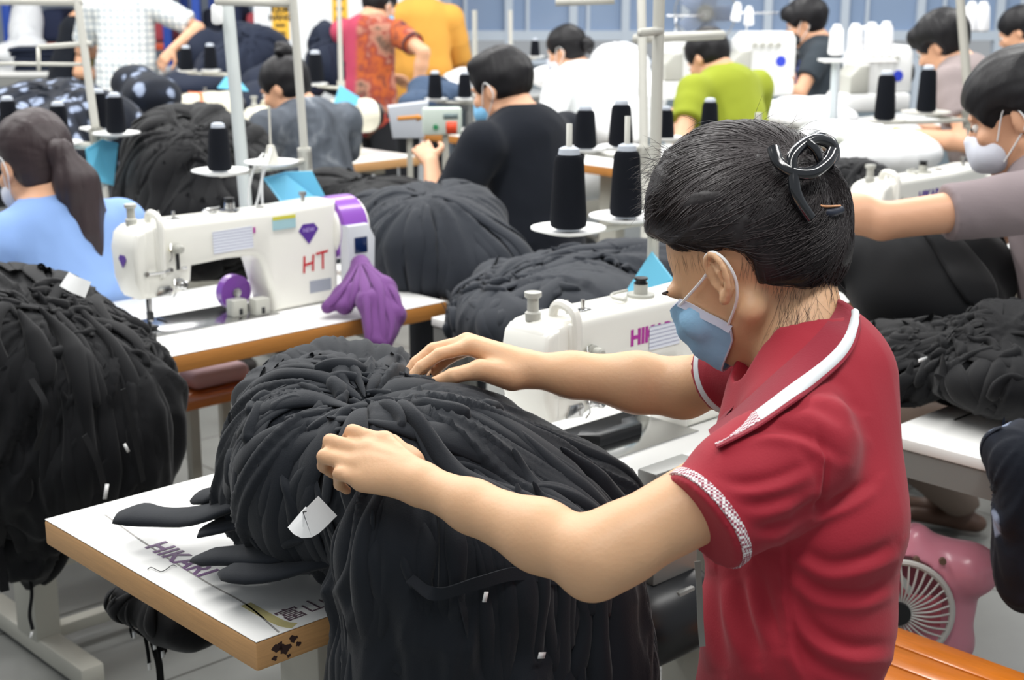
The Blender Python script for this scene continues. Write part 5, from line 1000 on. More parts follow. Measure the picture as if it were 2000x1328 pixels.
# ================================================================ near extras
# purple cloth over the control panel of the HT machine
PC = [([AD(*v) for v in q_], r_, .02) for q_, r_ in (([(700, 512, 3.72), (668, 575, 3.64), (640, 600, 3.60)], [.012, .020, .016]), ([(702, 512, 3.72), (690, 570, 3.62), (675, 600, 3.60)], [.012, .020, .022]), ([(704, 512, 3.72), (720, 590, 3.58), (730, 665, 3.53)], [.014, .028, .022]), ([(708, 512, 3.71), (750, 565, 3.62), (772, 615, 3.57), (752, 672, 3.53)], [.012, .026, .022, .018]), ([(745, 590, 3.60), (748, 645, 3.56)], [.034, .032]))]
tcl, _, _ = pile('cleaning_cloth', 'purple cloth draped over the end of the HT machine and the table edge', 'cloth', PC, .005, [(AD(702, 508, 3.68), (0, -1, .2), (1, 0, 0))], .007, 9, mat('purple_cotton', '6A3A7A', .85, sheen=.1, bump=.15, bscale=350), 5, rolls=0, grow=.06,
    drapes=[([(700, 516), (676, 560), (640, 600)], .010, .6, (3.3, 3.9)), ([(702, 516), (698, 560), (684, 606)], .011, .6, (3.3, 3.9)), ([(704, 516), (716, 580), (722, 668)], .012, .6, (3.3, 3.9)), ([(708, 516), (742, 570), (748, 676)], .012, .6, (3.3, 3.9)), ([(712, 516), (768, 570), (784, 618)], .010, .6, (3.3, 3.9)), ([(730, 540), (765, 620), (758, 672)], .010, .5, (3.3, 3.9))])
# printed slips and marks on the machines
def slip(M, x0, z0, w_, h_, tilt, y=-.0535): return obj('paper_slip', xf(box((0, -.0006, 0), (w_, .0004, h_)), (x0, y, z0), ry(tilt)), m_paper, M, smooth=False)
slip(MB_, .155, .175, .115, .055, -.02); slip(MA, .205, .178, .085, .044, .02)
obj('capacity_sticker', join(xf(box((.33, -.0545, .213), (.40, -.0525, .245)), (0, 0, 0))), mat('sticker_cyan', 'A9CFD6', .5), MB_, smooth=False); obj('sticker_strip', box((.33, -.0548, .238), (.40, -.0538, .247)), mat('sticker_yellow', 'D8D24A', .5), MB_, smooth=False)
obj('rating_plate', box((.438, -.0535, .034), (.506, -.0522, .066)), mat('rating_silver', '9BA0AC', .4), MB_, smooth=False); obj('warning_triangle', prism([(.034, .2), (.048, .2), (.041, .214)], -.0622, -.0525, 'y'), mat('warning_yellow', 'E6D32A', .4), MB_, smooth=False); obj('magenta_tab', box((.272, -.0535, .213), (.278, -.0524, .228)), m_magenta, MB_, smooth=False)
def stroke(a, b, w_=.006): return strip([(a[0], -.0531, a[1]), ((a[0] + b[0]) / 2, -.0532, (a[1] + b[1]) / 2), (b[0], -.0531, b[1])], w_, .0008, nrm=(0, -1, 0))
obj('painted_letters', join(stroke((.421, .090), (.424, .134)), stroke((.449, .092), (.452, .135)), stroke((.420, .110), (.453, .115)), stroke((.461, .135), (.499, .139)), stroke((.481, .093), (.482, .137))), m_red, MB_, smooth=False)
# magnet blocks and reel beside the needle area of the HT machine
for i, (x_, y_) in enumerate(((.235, -.02), (.285, -.045))):
    t = thing('steel_guide_block', ['grey steel guide block under the HT machine arm, left one', 'grey steel guide block under the HT machine arm, right one'][i], 'guide block', T(1.695, 3.065, .76) + np.array([x_ * CA - y_ * SA, x_ * SA + y_ * CA, .003]), ROW); obj('block', box((-.021, -.018, 0), (.021, .018, .042), .003), m_mgrey, t); obj('slot', box((-.005, -.0188, .004), (.005, -.018, .02)), m_dmet, t)
q_ = T(1.695, 3.065, .76); rd = thing('thread_reel', 'purple paper-sided reel between the steel blocks and the machine column', 'reel', q_ + np.array([.27 * CA - .015 * SA * 1, .27 * SA + .01, .0]), ROW); obj('disc', cyl((0, .02, .048), (0, .045, .048), .045, n=30), m_purple, rd); obj('hub', cyl((0, .015, .048), (0, .05, .048), .012), m_chrome, rd)
# black presser pad on table A, and table prints
t = thing('bobbin_tray', 'black angular tray lying beside the foot of the machine lettered HIKARI', 'tray', P(1188, 852, .762), ROW); obj('tray', prism([(-.085, .0), (-.06, -.035), (.055, -.035), (.08, .01), (.05, .012), (.03, -.008), (-.045, -.008), (-.06, .015)], 0, .022, 'z', .003), m_black, t)
def tprint(s_, px, py, size, rot, m_, nm='table_print', bold=.0): 
    p_ = P(px, py, .76); M_ = TA; a, b = unT(p_); ax_, bx_ = (.933 + 2.40) / 2, (1.466 + 2.066) / 2; obj(nm, xf(text(s_, size, .0002, bold=bold), (a - ax_, b - bx_, .7606), rz(rot)), m_, M_, smooth=False)
tprint('HIKARI', 352, 1092, .050, -PI / 2 + .0, mat('faded_purple_print', '7B5A86', .6), bold=.001); tprint('富山', 594, 1192, .040, 0.0, mat('faded_mauve_print', '6A5560', .6))
def scratch(pts, w_, m_, nm='worn_line'): obj(nm, xf(strip(spline([(*[u - v for u, v in zip(unT(P(x, y, .7604)), (1.6665, 1.766))], .7604) for x, y in pts], 6), w_, .0003)), m_, TA, smooth=False)
m_wear = mat('worn_grey', '9C9A96', .7); scratch([(205, 1005), (290, 1065), (400, 1135), (480, 1180), (545, 1235)], .003, m_wear); scratch([(480, 1180), (545, 1215), (575, 1222)], .016, mat('worn_yellow', 'CFC48A', .7)); 
[obj('ink_stain', prism([(x_ + r_ * (1 + .35 * math.sin(a * 3 + x_ * 900)) * math.cos(a), z_ + r_ * .8 * (1 + .3 * math.sin(a * 4 + z_ * 700)) * math.sin(a)) for a in np.linspace(0, 2 * PI, 15)[:-1]], -.3006, -.2998, 'y'), mat('dark_stain', '3A2622', .8), TA, smooth=False) for x_, z_, r_ in ((-.700, .742, .008), (-.690, .736, .009), (-.676, .746, .006), (-.706, .728, .004), (-.684, .724, .003), (-.668, .736, .004))]
solo('loose_thread', tube(spline([P(288, 1112, .762), P(296, 1108, .763), P(316, 1116, .762), P(336, 1104, .763), P(345, 1106, .762)], 6), .0006, 5), m_black, 'curl of black thread lying on the corner of the near table', 'thread')
solo('fabric_scrap', strip(spline([D(580, 1010, 1.79), D(600, 1024, 1.78), D(640, 988, 1.79)], 5), .034, .002, nrm=(.1, -1, .3)), m_white, 'white frayed fabric scrap caught in the big black pile', 'fabric scrap')
solo('fabric_scrap', strip(spline([D(126, 545, 2.90), D(146, 556, 2.89), D(172, 566, 2.90)], 5), .034, .002, nrm=(.1, -1, .4)), m_white, 'white fabric scrap on top of the left black pile', 'fabric scrap')
solo('thread_snip', strip([P(1864, 820, .762), P(1895, 808, .763), P(1925, 800, .762)], .004, .001), m_black, 'short black strip of cloth lying on the right helper table', 'fabric strip')
# stools
def stool(loc, label, rot=ROW, z=.45, w_=.34, d_=.26, m_=None):
    t = thing('wooden_stool', label, 'stool', (loc[0], loc[1], 0), rot); m_ = m_ or mat('varnished_orange_wood', 'C8701E', .3, namt=.25, nscale=5, stretch=(4, 40, 40), coat=.4)
    for i in range(4): obj('seat_slat', box((-w_ / 2, -d_ / 2 + i * d_ / 4 + .002, z - .025), (w_ / 2, -d_ / 2 + (i + 1) * d_ / 4 - .002, z), .004), m_, t)
    for sx_ in (-1, 1):
        for sy_ in (-1, 1): obj('leg', box((sx_ * (w_ / 2 - .04) - .015, sy_ * (d_ / 2 - .035) - .015, 0), (sx_ * (w_ / 2 - .04) + .015, sy_ * (d_ / 2 - .035) + .015, z - .026), .003), m_steel, t)
    return t
s1 = P(1812, 1325, .45); stool(s1, 'varnished orange slatted stool at the bottom right, behind the person in red', rot=ROW - PI / 2, w_=.44, d_=.28)
s2 = P(405, 748, .50); stool(s2, 'orange wooden stool under the table of the HT machine', z=.50, w_=.30)
solo('folded_cloth', xf(box((-.09, -.05, 0), (.09, .05, .05), .02, 3), (s2[0] + .02, s2[1] + .0, .502), rz(ROW)), mat('pale_pink_cloth', 'D6B4B8', .8), 'pale pink and white cloth lying on the stool under the HT table', 'cloth')
hs_ = (.40, 1.66); stool(hs_, 'stool under the person in the red polo shirt', rot=0, z=.44, w_=.3, d_=.3)
# motor under table A
mo = thing('clutch_motor', 'dark glossy motor hanging under the table beside the red polo shirt', 'motor', D(1295, 1200, 2.35), ROW); obj('housing', xf(lathe([(.01, -.09), (.055, -.085), (.072, -.06), (.075, .05), (.06, .08), (.01, .085)], 28, axis=(1, 0, 0)), (0, 0, 0)), m_black, mo); obj('bracket', join(box((-.05, -.02, .07), (.06, .02, .26), .004), box((-.02, -.05, -.02), (.02, -.03, .06), .003)), m_gsteel, mo)
# pink fan
fp = D(1748, 1172, 2.78); fd = unit(np.array([-.15, -1, 0.12])); fan = thing('desk_fan', 'pink round-bodied plastic fan with a pale grey grille behind the red polo shirt', 'fan', (fp[0], fp[1], fp[2] - .14), -.15)
m_pink = mat('pink_plastic', 'D98A9C', .3, coat=.4); m_gr = mat('grille_grey', 'C4C3BE', .4)
S_ = Sdf((-.2, -.1, -.02), (.22, .12, .34), .005); S_.ell((.02, .01, .135), (.135, .055, .140), k=.02); S_.ell((.135, -.005, .215), (.055, .050, .052), k=.02); S_.ell((.03, .01, .262), (.032, .03, .035), k=.012); S_.ell((.06, .01, .20), (.10, .05, .07), k=.03); S_.ell((.08, .02, .05), (.08, .05, .06), k=.03)
S_.cap((0, -.075, .14), (0, -.035, .14), .103, .103, .004, op='sub'); S_.slab((0, 0, .0), (0, 0, -1)); obj('housing', S_.mesh(2), m_pink, fan)
rg = [tube([(.100 * math.cos(a), -.050, .14 + .100 * math.sin(a)) for a in np.linspace(0, 2 * PI, 49)[:-1]], .0065, 8, True)]
for i in range(36):
    a = 2 * PI * i / 36; rg.append(tube(spline([(.022 * math.cos(a), -.056, .14 + .022 * math.sin(a)), (.06 * math.cos(a + .12), -.060, .14 + .06 * math.sin(a + .12)), (.098 * math.cos(a + .2), -.052, .14 + .098 * math.sin(a + .2))], 4), .0022, 5))
obj('grille', join(*rg), m_gr, fan); obj('hub_cap', cyl((0, -.058, .14), (0, -.066, .14), .023, n=24), m_black, fan); obj('blades', join(*[xf(box((.01, -.03, -.03), (.082, -.026, .03), .001), (0, -.01, .14), ry(a)) for a in np.arange(3) * 2.094]), mat('red_pink_blade', 'C05A68', .4), fan)
for x_ in (.028, .076): obj('screw_recess', cyl((x_, -.040, .245), (x_, -.050, .245), .0065, n=14), mat('brown_recess', '6A5648', .5), fan)
lw = thing('plastic_crate', 'low grey crate the pink fan stands on', 'crate', (fp[0], fp[1], 0), .1); zt_ = fp[2] - .14; obj('shell', join(box((-.14, -.1, 0), (.14, .1, .02)), box((-.14, -.1, .02), (-.13, .1, zt_ - .013)), box((.13, -.1, .02), (.14, .1, zt_ - .013)), box((-.13, -.1, .02), (.13, -.09, zt_ - .013)), box((-.13, .09, .02), (.13, .1, zt_ - .013)), box((-.14, -.1, zt_ - .012), (.14, .1, zt_ - .001))), m_gsteel, lw)
# garments with dangling ties under the near table
hg = [([AD(290, 1165, 2.45)], (.07, .05, .04)), ([AD(350, 1200, 2.4)], (.07, .05, .05)), ([AD(380, 1225, 2.35)], (.05, .04, .03))]
tt_ = [([D(x0, 1170, 2.42), D(x0 + 4, 1170 + L_ * .4, 2.42), D(x0 - 4 + dx, 1170 + L_ * .75, 2.42), D(x0 + dx, 1170 + L_, 2.42)], w_, None) for x0, L_, w_, dx in ((262, 75, .004, -3), (276, 130, .006, 16), (292, 165, .014, 22), (310, 110, .016, 6), (300, 150, .006, 10), (325, 105, .012, -4), (362, 70, .010, 0))]
pile('hanging_garment', 'bunch of black garments with dangling ties under the left end of the near table', 'garment', hg, .006, [(AD(310, 1150, 2.4), (0, -.3, 1), (1, 0, 0))], .008, 6, m_cl3, 51, rolls=10, rollw=(.008, .016), ties=tt_, roll_len=(4, 9), tags=[(D(x, y, 2.40), (.006, .012), 0, None) for x, y in ((302, 1262), (318, 1278), (292, 1302), (262, 1240))])
# ================================================================ the person in the red polo shirt
m_redp = mat('red_pique', 'A0182C', .8, sheen=.08, bump=.10, bscale=420, namt=.05, nscale=5)
m_redk = mat('red_rib', '8E1A2E', .85, sheen=.08, bump=.15, bscale=300)
m_stripe = mat('white_rib', 'E6ECEE', .8)
m_dot = mat('dotted_white_rib', 'EFEFEF', .8)
nt, bs = nodes_of(m_dot); tc = nt.nodes.new('ShaderNodeTexCoord'); vo = nt.nodes.new('ShaderNodeTexChecker'); vo.inputs['Scale'].default_value = 330; vo.inputs['Color1'].default_value = (*hexc('F2F0F0'), 1); vo.inputs['Color2'].default_value = (*hexc('9A4658'), 1)
nt.links.new(tc.outputs['Object'], vo.inputs['Vector']); nt.links.new(vo.outputs['Color'], bs.inputs['Base Color'])
m_sk = mat('hero_skin', 'DBAE86', .5, sss=.12, namt=.05, nscale=16, bump=.10, bscale=190)
def hero():
    up = np.array([0, 0, 1.]); SH = 1.07; az = math.radians(145); R = headframe(az, .64, .0); baz = math.radians(176)
    bf = np.array([math.cos(baz), math.sin(baz), 0]); br_ = np.array([math.sin(baz), -math.cos(baz), 0])
    H = D(1424, 546, 1.70) + R[:, 0] * .079 * SH + R[:, 1] * .012 * SH + R[:, 2] * .012
    g = lambda x, y, z: H + R @ (np.array([x, y, z]) * SH)
    Nk = D(1607, 668, 1.74); Pv = np.array([.345, 1.70, .56])
    t = thing('person', 'person in a dark red polo shirt, light blue mask and black hair clip', 'person', (Pv[0], Pv[1], 0), baz - PI / 2)
    shL = D(1562, 872, 1.585); elL = D(1160, 1092, 1.53); wrL = D(828, 948, 1.67)
    shR = D(1500, 705, 1.93); elR = D(1335, 758, 2.07); wrR = D(1035, 722, 2.10)
    h = .0034
    s = Sdf((-.34, 1.22, .50), (.58, 2.24, 1.52), h)
    # skull, face, neck
    head_skin(s, H, R, SH, ears=False, jz=.022, nz=.006, neck=False)
    s.cap(D(1560, 560, 1.80), D(1588, 700, 1.765), .046, .050, .02); s.cap(D(1510, 600, 1.78), D(1555, 740, 1.755), .040, .044, .02); s.cap(D(1510, 610, 1.81), D(1540, 760, 1.79), .032, .040, .02)
    # near ear, shaped
    q = -1
    def ge(x_, y_, z_):
        y0, z0 = (y_ + .008) * .82, (z_ + .002) * .92; return g(x_, -.006 + y0 * math.cos(.30) - z0 * math.sin(.30), -.004 + y0 * math.sin(.30) + z0 * math.cos(.30))
    s.ell(ge(q * .080, -.010, -.004), np.array([.004, .0135, .0245]) * SH, R @ rx(.30) @ rz(.32) , k=.004)
    ES = .93; hx = [(.079, .006, -.006), (.082, .008, .010), (.086, .002, .0235), (.090, -.010, .0275), (.094, -.021, .018), (.094, -.025, .002), (.091, -.021, -.014), (.087, -.013, -.026)]
    s.path(spline([ge(q * a, b, c) for a, b, c in hx], 4), np.full(29, .0040 * SH), .002)
    s.path([ge(q * .086, -.006, .014), ge(q * .088, -.012, .004), ge(q * .087, -.011, -.010)], [.0035, .0042, .003], .003)
    s.cap(ge(q * .084, -.006, -.030), ge(q * .085, -.010, -.024), .0068 * SH, .006 * SH, .004); s.cap(ge(q * .083, .005, -.009), ge(q * .083, .004, -.013), .0036, .003, .002)
    s.ell(ge(q * .088, -.002, -.006), (.005, .005, .008), R, k=.003, op='sub')
    # trunk under the shirt
    s.cap(D(1585, 850, 1.77), D(1575, 1000, 1.72), .075, .092, .03, side=br_, fl=1.25); s.cap(D(1575, 1000, 1.72), Pv, .095, .10, .03, side=br_, fl=1.25); s.cap(shL + up * -.02, shR, .036, .036, .02)
    # left arm
    fa = elL + (wrL - elL) * .30
    s.cap(shL, elL + (shL - elL) * .1, .049, .041, .02); s.cap(elL + (shL - elL) * .12, elL, .041, .037, .02); s.cap(elL, fa, .038, .0375, .02); s.cap(fa, elL + (wrL - elL) * .7, .0375, .029, .02); s.cap(elL + (wrL - elL) * .7, wrL, .029, .0235, .015)
    s.cap(elL + D(1152, 1125, 1.53) - D(1160, 1092, 1.53), elL, .022, .030, .02)
    # left hand: wrist, palm, bent fingers closed on the cloth
    mc = [D(752, 866, 1.735), D(716, 884, 1.725), D(702, 911, 1.715), D(708, 940, 1.705)]
    pp = [D(688, 842, 1.745), D(645, 862, 1.735), D(633, 891, 1.722), D(662, 924, 1.705)]
    dd = [D(676, 862, 1.775), D(640, 882, 1.765), D(632, 910, 1.752), D(662, 946, 1.73)]
    tt = [D(690, 880, 1.79), D(658, 900, 1.785), D(650, 925, 1.77), D(678, 958, 1.75)]
    rr = [.0088, .0092, .0088, .0076]
    for i in range(4):
        s.cap(wrL + (mc[i] - wrL) * .1, mc[i], .0185, .0135, .012); s.cap(mc[i], pp[i], .0112 if i < 3 else .0095, rr[i] * 1.06, .006); s.cap(pp[i], dd[i], rr[i] * 1.0, rr[i] * .92, .003); s.cap(dd[i], tt[i], rr[i] * .92, rr[i] * .8, .003)
        s.ell(mc[i] + up * .005, (.010, .010, .008), k=.008)
    s.cap(D(790, 900, 1.73), D(765, 925, 1.715), .019, .019, .012); s.cap(wrL, D(752, 905, 1.72), .023, .016, .012)
    th = [D(805, 905, 1.73), D(765, 868, 1.765), D(728, 858, 1.785), D(700, 866, 1.795)]; s.cap(th[0], th[1], .016, .0125, .01); s.cap(th[1], th[2], .012, .0105, .005); s.cap(th[2], th[3], .0105, .0085, .004)
    for i in range(3): s.path([wrL + (mc[i] - wrL) * .25 + up * .021, mc[i] + up * .012], [.0022, .0028], .006)
    # right arm and hand
    fb = elR + (wrR - elR) * .3
    s.cap(shR, elR, .046, .040, .02); s.cap(elR, fb, .042, .042, .02); s.cap(fb, elR + (wrR - elR) * .72, .042, .031, .02); s.cap(elR + (wrR - elR) * .72, wrR, .031, .026, .02)
    fingers = [[(922, 676, 2.095), (858, 692, 2.09), (822, 716, 2.085), (796, 744, 2.08)], [(912, 668, 2.115), (845, 682, 2.11), (812, 708, 2.105), (789, 737, 2.10)],
               [(915, 670, 2.135), (858, 690, 2.13), (830, 716, 2.125), (812, 742, 2.12)], [(925, 676, 2.155), (878, 698, 2.15), (852, 720, 2.145), (838, 742, 2.14)]]
    for i, fg in enumerate(fingers):
        w_ = [D(*p) for p in fg]; s.cap(wrR, w_[0], .021, .0145, .012); s.cap(w_[0], w_[1], .0115, .0098, .005); s.cap(w_[1], w_[2], .0098, .0088, .003); s.cap(w_[2], w_[3], .0088, .0072, .003)
    th = [D(1000, 735, 2.09), D(938, 722, 2.065), D(885, 734, 2.06), D(842, 750, 2.07)]; s.cap(th[0], th[1], .022, .0155, .012); s.cap(th[1], th[2], .0140, .0115, .006); s.cap(th[2], th[3], .0115, .0088, .004)
    obj('body', s.mesh(2), m_sk, t, world=True)
    # finger nails of the near thumb and fore finger of the far hand
    for a, b in ((th[2], th[3]), (D(822, 716, 2.085), D(796, 744, 2.08))):
        v = unit(b - a); n_ = unit(unit(np.array([0, -1, .6])) - v * (unit(np.array([0, -1, .6])) @ v)); bp_ = b - v * .001 + n_ * .0068
        obj('fingernail', xf(box((-.0042, -.0055, -.001), (.0042, .0055, .001), .0009), bp_, np.stack([np.cross(v, n_), v, n_], 1)), mat('nail', 'E3B3A0', .25), t, world=True)
    # ---------------- shirt
    c = Sdf((.08, 1.22, .46), (.60, 2.16, 1.42), .0038)
    c.cap(D(1588, 745, 1.76), D(1575, 1000, 1.715), .094, .108, .03, side=br_, fl=1.36); c.cap(D(1575, 1000, 1.715), D(1560, 1200, 1.73), .108, .104, .03, side=br_, fl=1.32); c.cap(D(1560, 1200, 1.73), Pv - up * .02, .104, .125, .04, side=br_, fl=1.2)
    c.cap(D(1600, 700, 1.76), D(1560, 830, 1.66), .062, .070, .03); c.cap(D(1650, 740, 1.72), D(1650, 1000, 1.66), .05, .055, .04); c.cap(D(1520, 790, 1.76), D(1480, 1000, 1.72), .06, .075, .03)
    c.cap(D(1590, 700, 1.80), shR, .055, .056, .03)
    c.cap(shL, shL + (D(1372, 1018, 1.535) - shL) * .55, .064, .066, .03); c.tubecut(shL + (D(1372, 1018, 1.535) - shL) * .3, D(1366, 1024, 1.535), .064, .0595, .012)
    sr = shR + (elR - shR) * .42; c.cap(shR, shR + (sr - shR) * .4, .058, .058, .03); c.tubecut(shR, sr + unit(sr - shR) * .02, .058, .056, .01)
    c.cap(D(1540, 560, 1.78), D(1586, 690, 1.745), .058, .062, .006, op='sub'); c.cap(D(1480, 640, 1.76), D(1520, 745, 1.74), .045, .05, .006, op='sub')
    V, Fc = c.mesh(3)
    x, y, d = proj(V); N = vnorm(V, Fc)
    keep = (V[:, 2] < 1.35)
    V0_ = V; V = wrinkle(V, Fc, .0022, 8, 11, axis=(1, 1, .6)); cuffc = D(1366, 1024, 1.535); cax = unit(cuffc - shL); cm = np.clip((np.abs((V - cuffc) @ cax) - .022) / .02, 0, 1); cm = np.where(np.linalg.norm(V - cuffc, axis=1) > .11, 1, cm); V = V0_ + (V - V0_) * cm[:, None]; face = (N @ (np.array([0, 0, CAMH]) - V.mean(0)) > 0)
    def crease(pl, w, a):
        nonlocal V
        pl = spline(pl, 6); best = np.full(len(V), 1e9); sgn = np.zeros(len(V)); tt_ = np.zeros(len(V))
        for i in range(len(pl) - 1):
            ax, ay = pl[i]; bx, by = pl[i + 1]; L2 = (bx - ax) ** 2 + (by - ay) ** 2; u = np.clip(((x - ax) * (bx - ax) + (y - ay) * (by - ay)) / L2, 0, 1)
            dx = x - ax - u * (bx - ax); dy = y - ay - u * (by - ay); dd_ = np.hypot(dx, dy); m_ = dd_ < best; best = np.where(m_, dd_, best); sgn = np.where(m_, np.sign((bx - ax) * dy - (by - ay) * dx), sgn); tt_ = np.where(m_, (i + u) / (len(pl) - 1), tt_)
        env = np.sin(np.clip(tt_, .02, .98) * PI) ** .5; q_ = best * sgn / w
        V = V + N * (face * cm * env * a * (np.exp(-q_ ** 2) * -1 + .75 * np.exp(-(q_ - 1.6) ** 2)))[:, None]
    for pl, w, a in (
        ([(1560, 1000), (1640, 975), (1700, 940)], 13, .006), ([(1545, 1060), (1620, 1100), (1700, 1085), (1745, 1060)], 14, .006), ([(1540, 1100), (1600, 1150), (1680, 1160), (1735, 1135)], 14, .006),
        ([(1545, 1140), (1590, 1225), (1660, 1262), (1735, 1262)], 15, .007), ([(1540, 1190), (1580, 1280), (1650, 1318), (1730, 1320)], 15, .006), ([(1555, 1250), (1590, 1320), (1640, 1345)], 14, .005),
        ([(1340, 960), (1400, 985), (1480, 985), (1560, 965)], 13, .005), ([(1350, 930), (1430, 945), (1510, 935), (1580, 905)], 13, .0045), ([(1400, 1020), (1470, 1035), (1540, 1020), (1600, 985)], 12, .005),
        ([(1440, 850), (1500, 838), (1570, 850), (1640, 890)], 12, .005), ([(1500, 800), (1580, 790), (1650, 830)], 14, .004), ([(1600, 735), (1650, 760), (1690, 840)], 15, .004), ([(1560, 770), (1620, 768), (1680, 800)], 11, .0035),
        ([(1595, 842), (1612, 900), (1604, 985), (1590, 1005)], 5, .0035), ([(1535, 1050), (1540, 1150), (1555, 1250), (1580, 1328)], 5, .003), ([(1440, 1130), (1450, 1200), (1480, 1290)], 16, .008), ([(1400, 1130), (1400, 1220), (1420, 1310)], 14, .006), ([(1480, 1120), (1500, 1190), (1530, 1260)], 14, .006),
        ([(1330, 968), (1385, 1030), (1440, 1092)], 4, .002)):
        crease([np.array(p_, float) for p_ in pl], w, a)
    sh_ = obj('shirt', (V, Fc), m_redp, t, world=True)
    # cuff stripes
    se = D(1366, 1024, 1.535); ax = unit(se - shL); obj('cuff_stripe', tubering(se - ax * .0175, se - ax * .0065, .0598, .0024, 72), m_dot, t, world=True)
    e2 = sr + unit(sr - shR) * .02; a2 = unit(sr - shR); obj('cuff_stripe', tubering(e2 - a2 * .018, e2 - a2 * .008, .0555, .003, 40), m_stripe, t, world=True)
    # collar: band between its upper and lower edge, with a white stripe
    topc = [(1560, 668, 1.86), (1622, 592, 1.82), (1636, 588, 1.775), (1632, 606, 1.72), (1602, 646, 1.675), (1560, 690, 1.66), (1510, 735, 1.66), (1450, 790, 1.675), (1385, 842, 1.70)]
    botc = [(1600, 690, 1.885), (1655, 630, 1.85), (1678, 622, 1.79), (1680, 646, 1.70), (1655, 700, 1.645), (1598, 752, 1.615), (1540, 795, 1.605), (1475, 838, 1.62), (1402, 876, 1.665)]
    def hit(px, py, lo_=1.45, hi_=2.0, both=True):
        dd_ = np.linspace(lo_, hi_, 240); pts_ = np.array([D(px, py, q_) for q_ in dd_]); v_ = c.sample(pts_)
        if both: v_ = np.minimum(v_, s.sample(pts_))
        w_ = np.where(v_ < 0)[0]; return dd_[w_[0]] if len(w_) else None
    def drape(pl, off):
        pl = spline(np.array(pl, float), 8); o_ = []
        for k_, (px, py, dp) in enumerate(pl):
            hd = hit(px, py); o_.append(dp if hd is None or k_ < 14 else min(hd - off, dp + .03))
        o_ = np.array(o_)
        for _ in range(6): o_[1:-1] = (o_[:-2] + o_[2:] + 2 * o_[1:-1]) / 4
        return np.array([D(px, py, q_) for (px, py, _), q_ in zip(pl, o_)])
    A = drape(topc, .009); B = drape(botc, .014)
    def band(a, b, off, m_, nm, i0=0, i1=None, par=t):
        a = A[i0:i1] + (B[i0:i1] - A[i0:i1]) * a; b = A[i0:i1] + (B[i0:i1] - A[i0:i1]) * b; n = len(a); tg = np.gradient(a, axis=0); nn = np.cross(tg, b - a); nn /= np.linalg.norm(nn, axis=1)[:, None]
        ctr = D(1590, 720, 1.76); nn *= np.sign(((a - ctr) * nn).sum(1))[:, None]; rows = 4; P_ = []
        for j in range(rows + 1):
            u = j / rows; P_.append(a * (1 - u) + b * u + nn * (off + .004 * math.sin(u * PI)))
        for j in range(rows, -1, -1):
            u = j / rows; P_.append(a * (1 - u) + b * u + nn * (off - .0022 + .004 * math.sin(u * PI)))
        Vv = np.stack(P_, 0); k = len(P_); Vv = Vv.reshape(-1, 3); F_ = []
        for j in range(k):
            for i in range(n - 1): F_.append((j * n + i, j * n + i + 1, ((j + 1) % k) * n + i + 1, ((j + 1) % k) * n + i))
        return obj(nm, (Vv, F_), m_, par, world=True, ang=60)
    band(0, 1, .002, m_redk, 'collar')
    band(.58, .93, .0034, m_stripe, 'collar_stripe', 6, 55); band(.58, .93, .0034, m_dot, 'collar_stripe', 54, None)
    # standing far side of the collar and the open placket
    A2 = spline([D(*p_) for p_ in ((1490, 742, 1.70), (1486, 705, 1.79), (1478, 688, 1.86), (1500, 660, 1.88))], 6); B2 = spline([D(*p_) for p_ in ((1395, 842, 1.71), (1408, 795, 1.80), (1425, 742, 1.90), (1470, 700, 1.93))], 6)
    A, B = A2, B2; band(0, 1, .0, m_redk, 'collar_flap'); 
    obj('placket', box((-.012, -.002, -.03), (.012, .002, .03), .001), m_redk, t).location = Vector(np.array([0, 0, 0]))
    pl = [c_ for c_ in t.children if c_.name.startswith('placket')][0]; bpy.data.objects.remove(pl)
    obj('lanyard', strip(spline([D(1668, 622, 1.80), D(1672, 640, 1.715), D(1668, 655, 1.68)], 5), .012, .002, nrm=(0, -1, 0)), m_blanyard, t, world=True)
    obj('lanyard_cord', strip(spline([D(1362, 1096, 1.66), D(1366, 1150, 1.66), D(1368, 1210, 1.665), D(1372, 1262, 1.67)], 5), .007, .002, nrm=(0, -1, 0)), mat('grey_cord', '8C8F88', .6), t, world=True)
    # trousers, feet
    P0 = Pv - up * .02; gk = Sdf((-.35, 1.2, .05), (.65, 2.3, .85), .011)
    gk.cap(P0, P0 + up * .05, .11, .105, .03, side=br_, fl=1.4)
    dl = {-1: unit(np.array([-.80, .25, 0])), 1: unit(np.array([-.74, .55, 0]))}
    for q_ in (-1, 1):
        hp = P0 + br_ * q_ * .09; kn = hp + dl[q_] * .40 - up * .05; an = np.array([kn[0] + .02, kn[1] + .02, .09]); gk.cap(hp, kn, .085, .06, .03); gk.cap(kn, an, .058, .045, .02)
        z = Sdf(an - .25, an + .25, .009); b_ = np.array([an[0], an[1], .038]); z.cap(b_ - dl[q_] * .04, b_ + dl[q_] * .14, .034, .026, .02, side=up, fl=.8); z.cap([an[0], an[1], .12], b_, .033, .033, .01); z.slab((0, 0, .006), (0, 0, -1)); obj('shoe', z.mesh(1), mat('dark_sandal', '2A2624', .7), t, world=True)
    gk.slab((0, 0, .085), (0, 0, -1)); obj('trousers', gk.mesh(1), mat('black_trousers', '1E2026', .8), t, world=True)
    # ---------------- hair
    hs = Sdf(H - .26, H + .30, .0042)
    hs.ell(g(0, -.014, .034), np.array([.086, .108, .096]) * SH, R, k=.01)
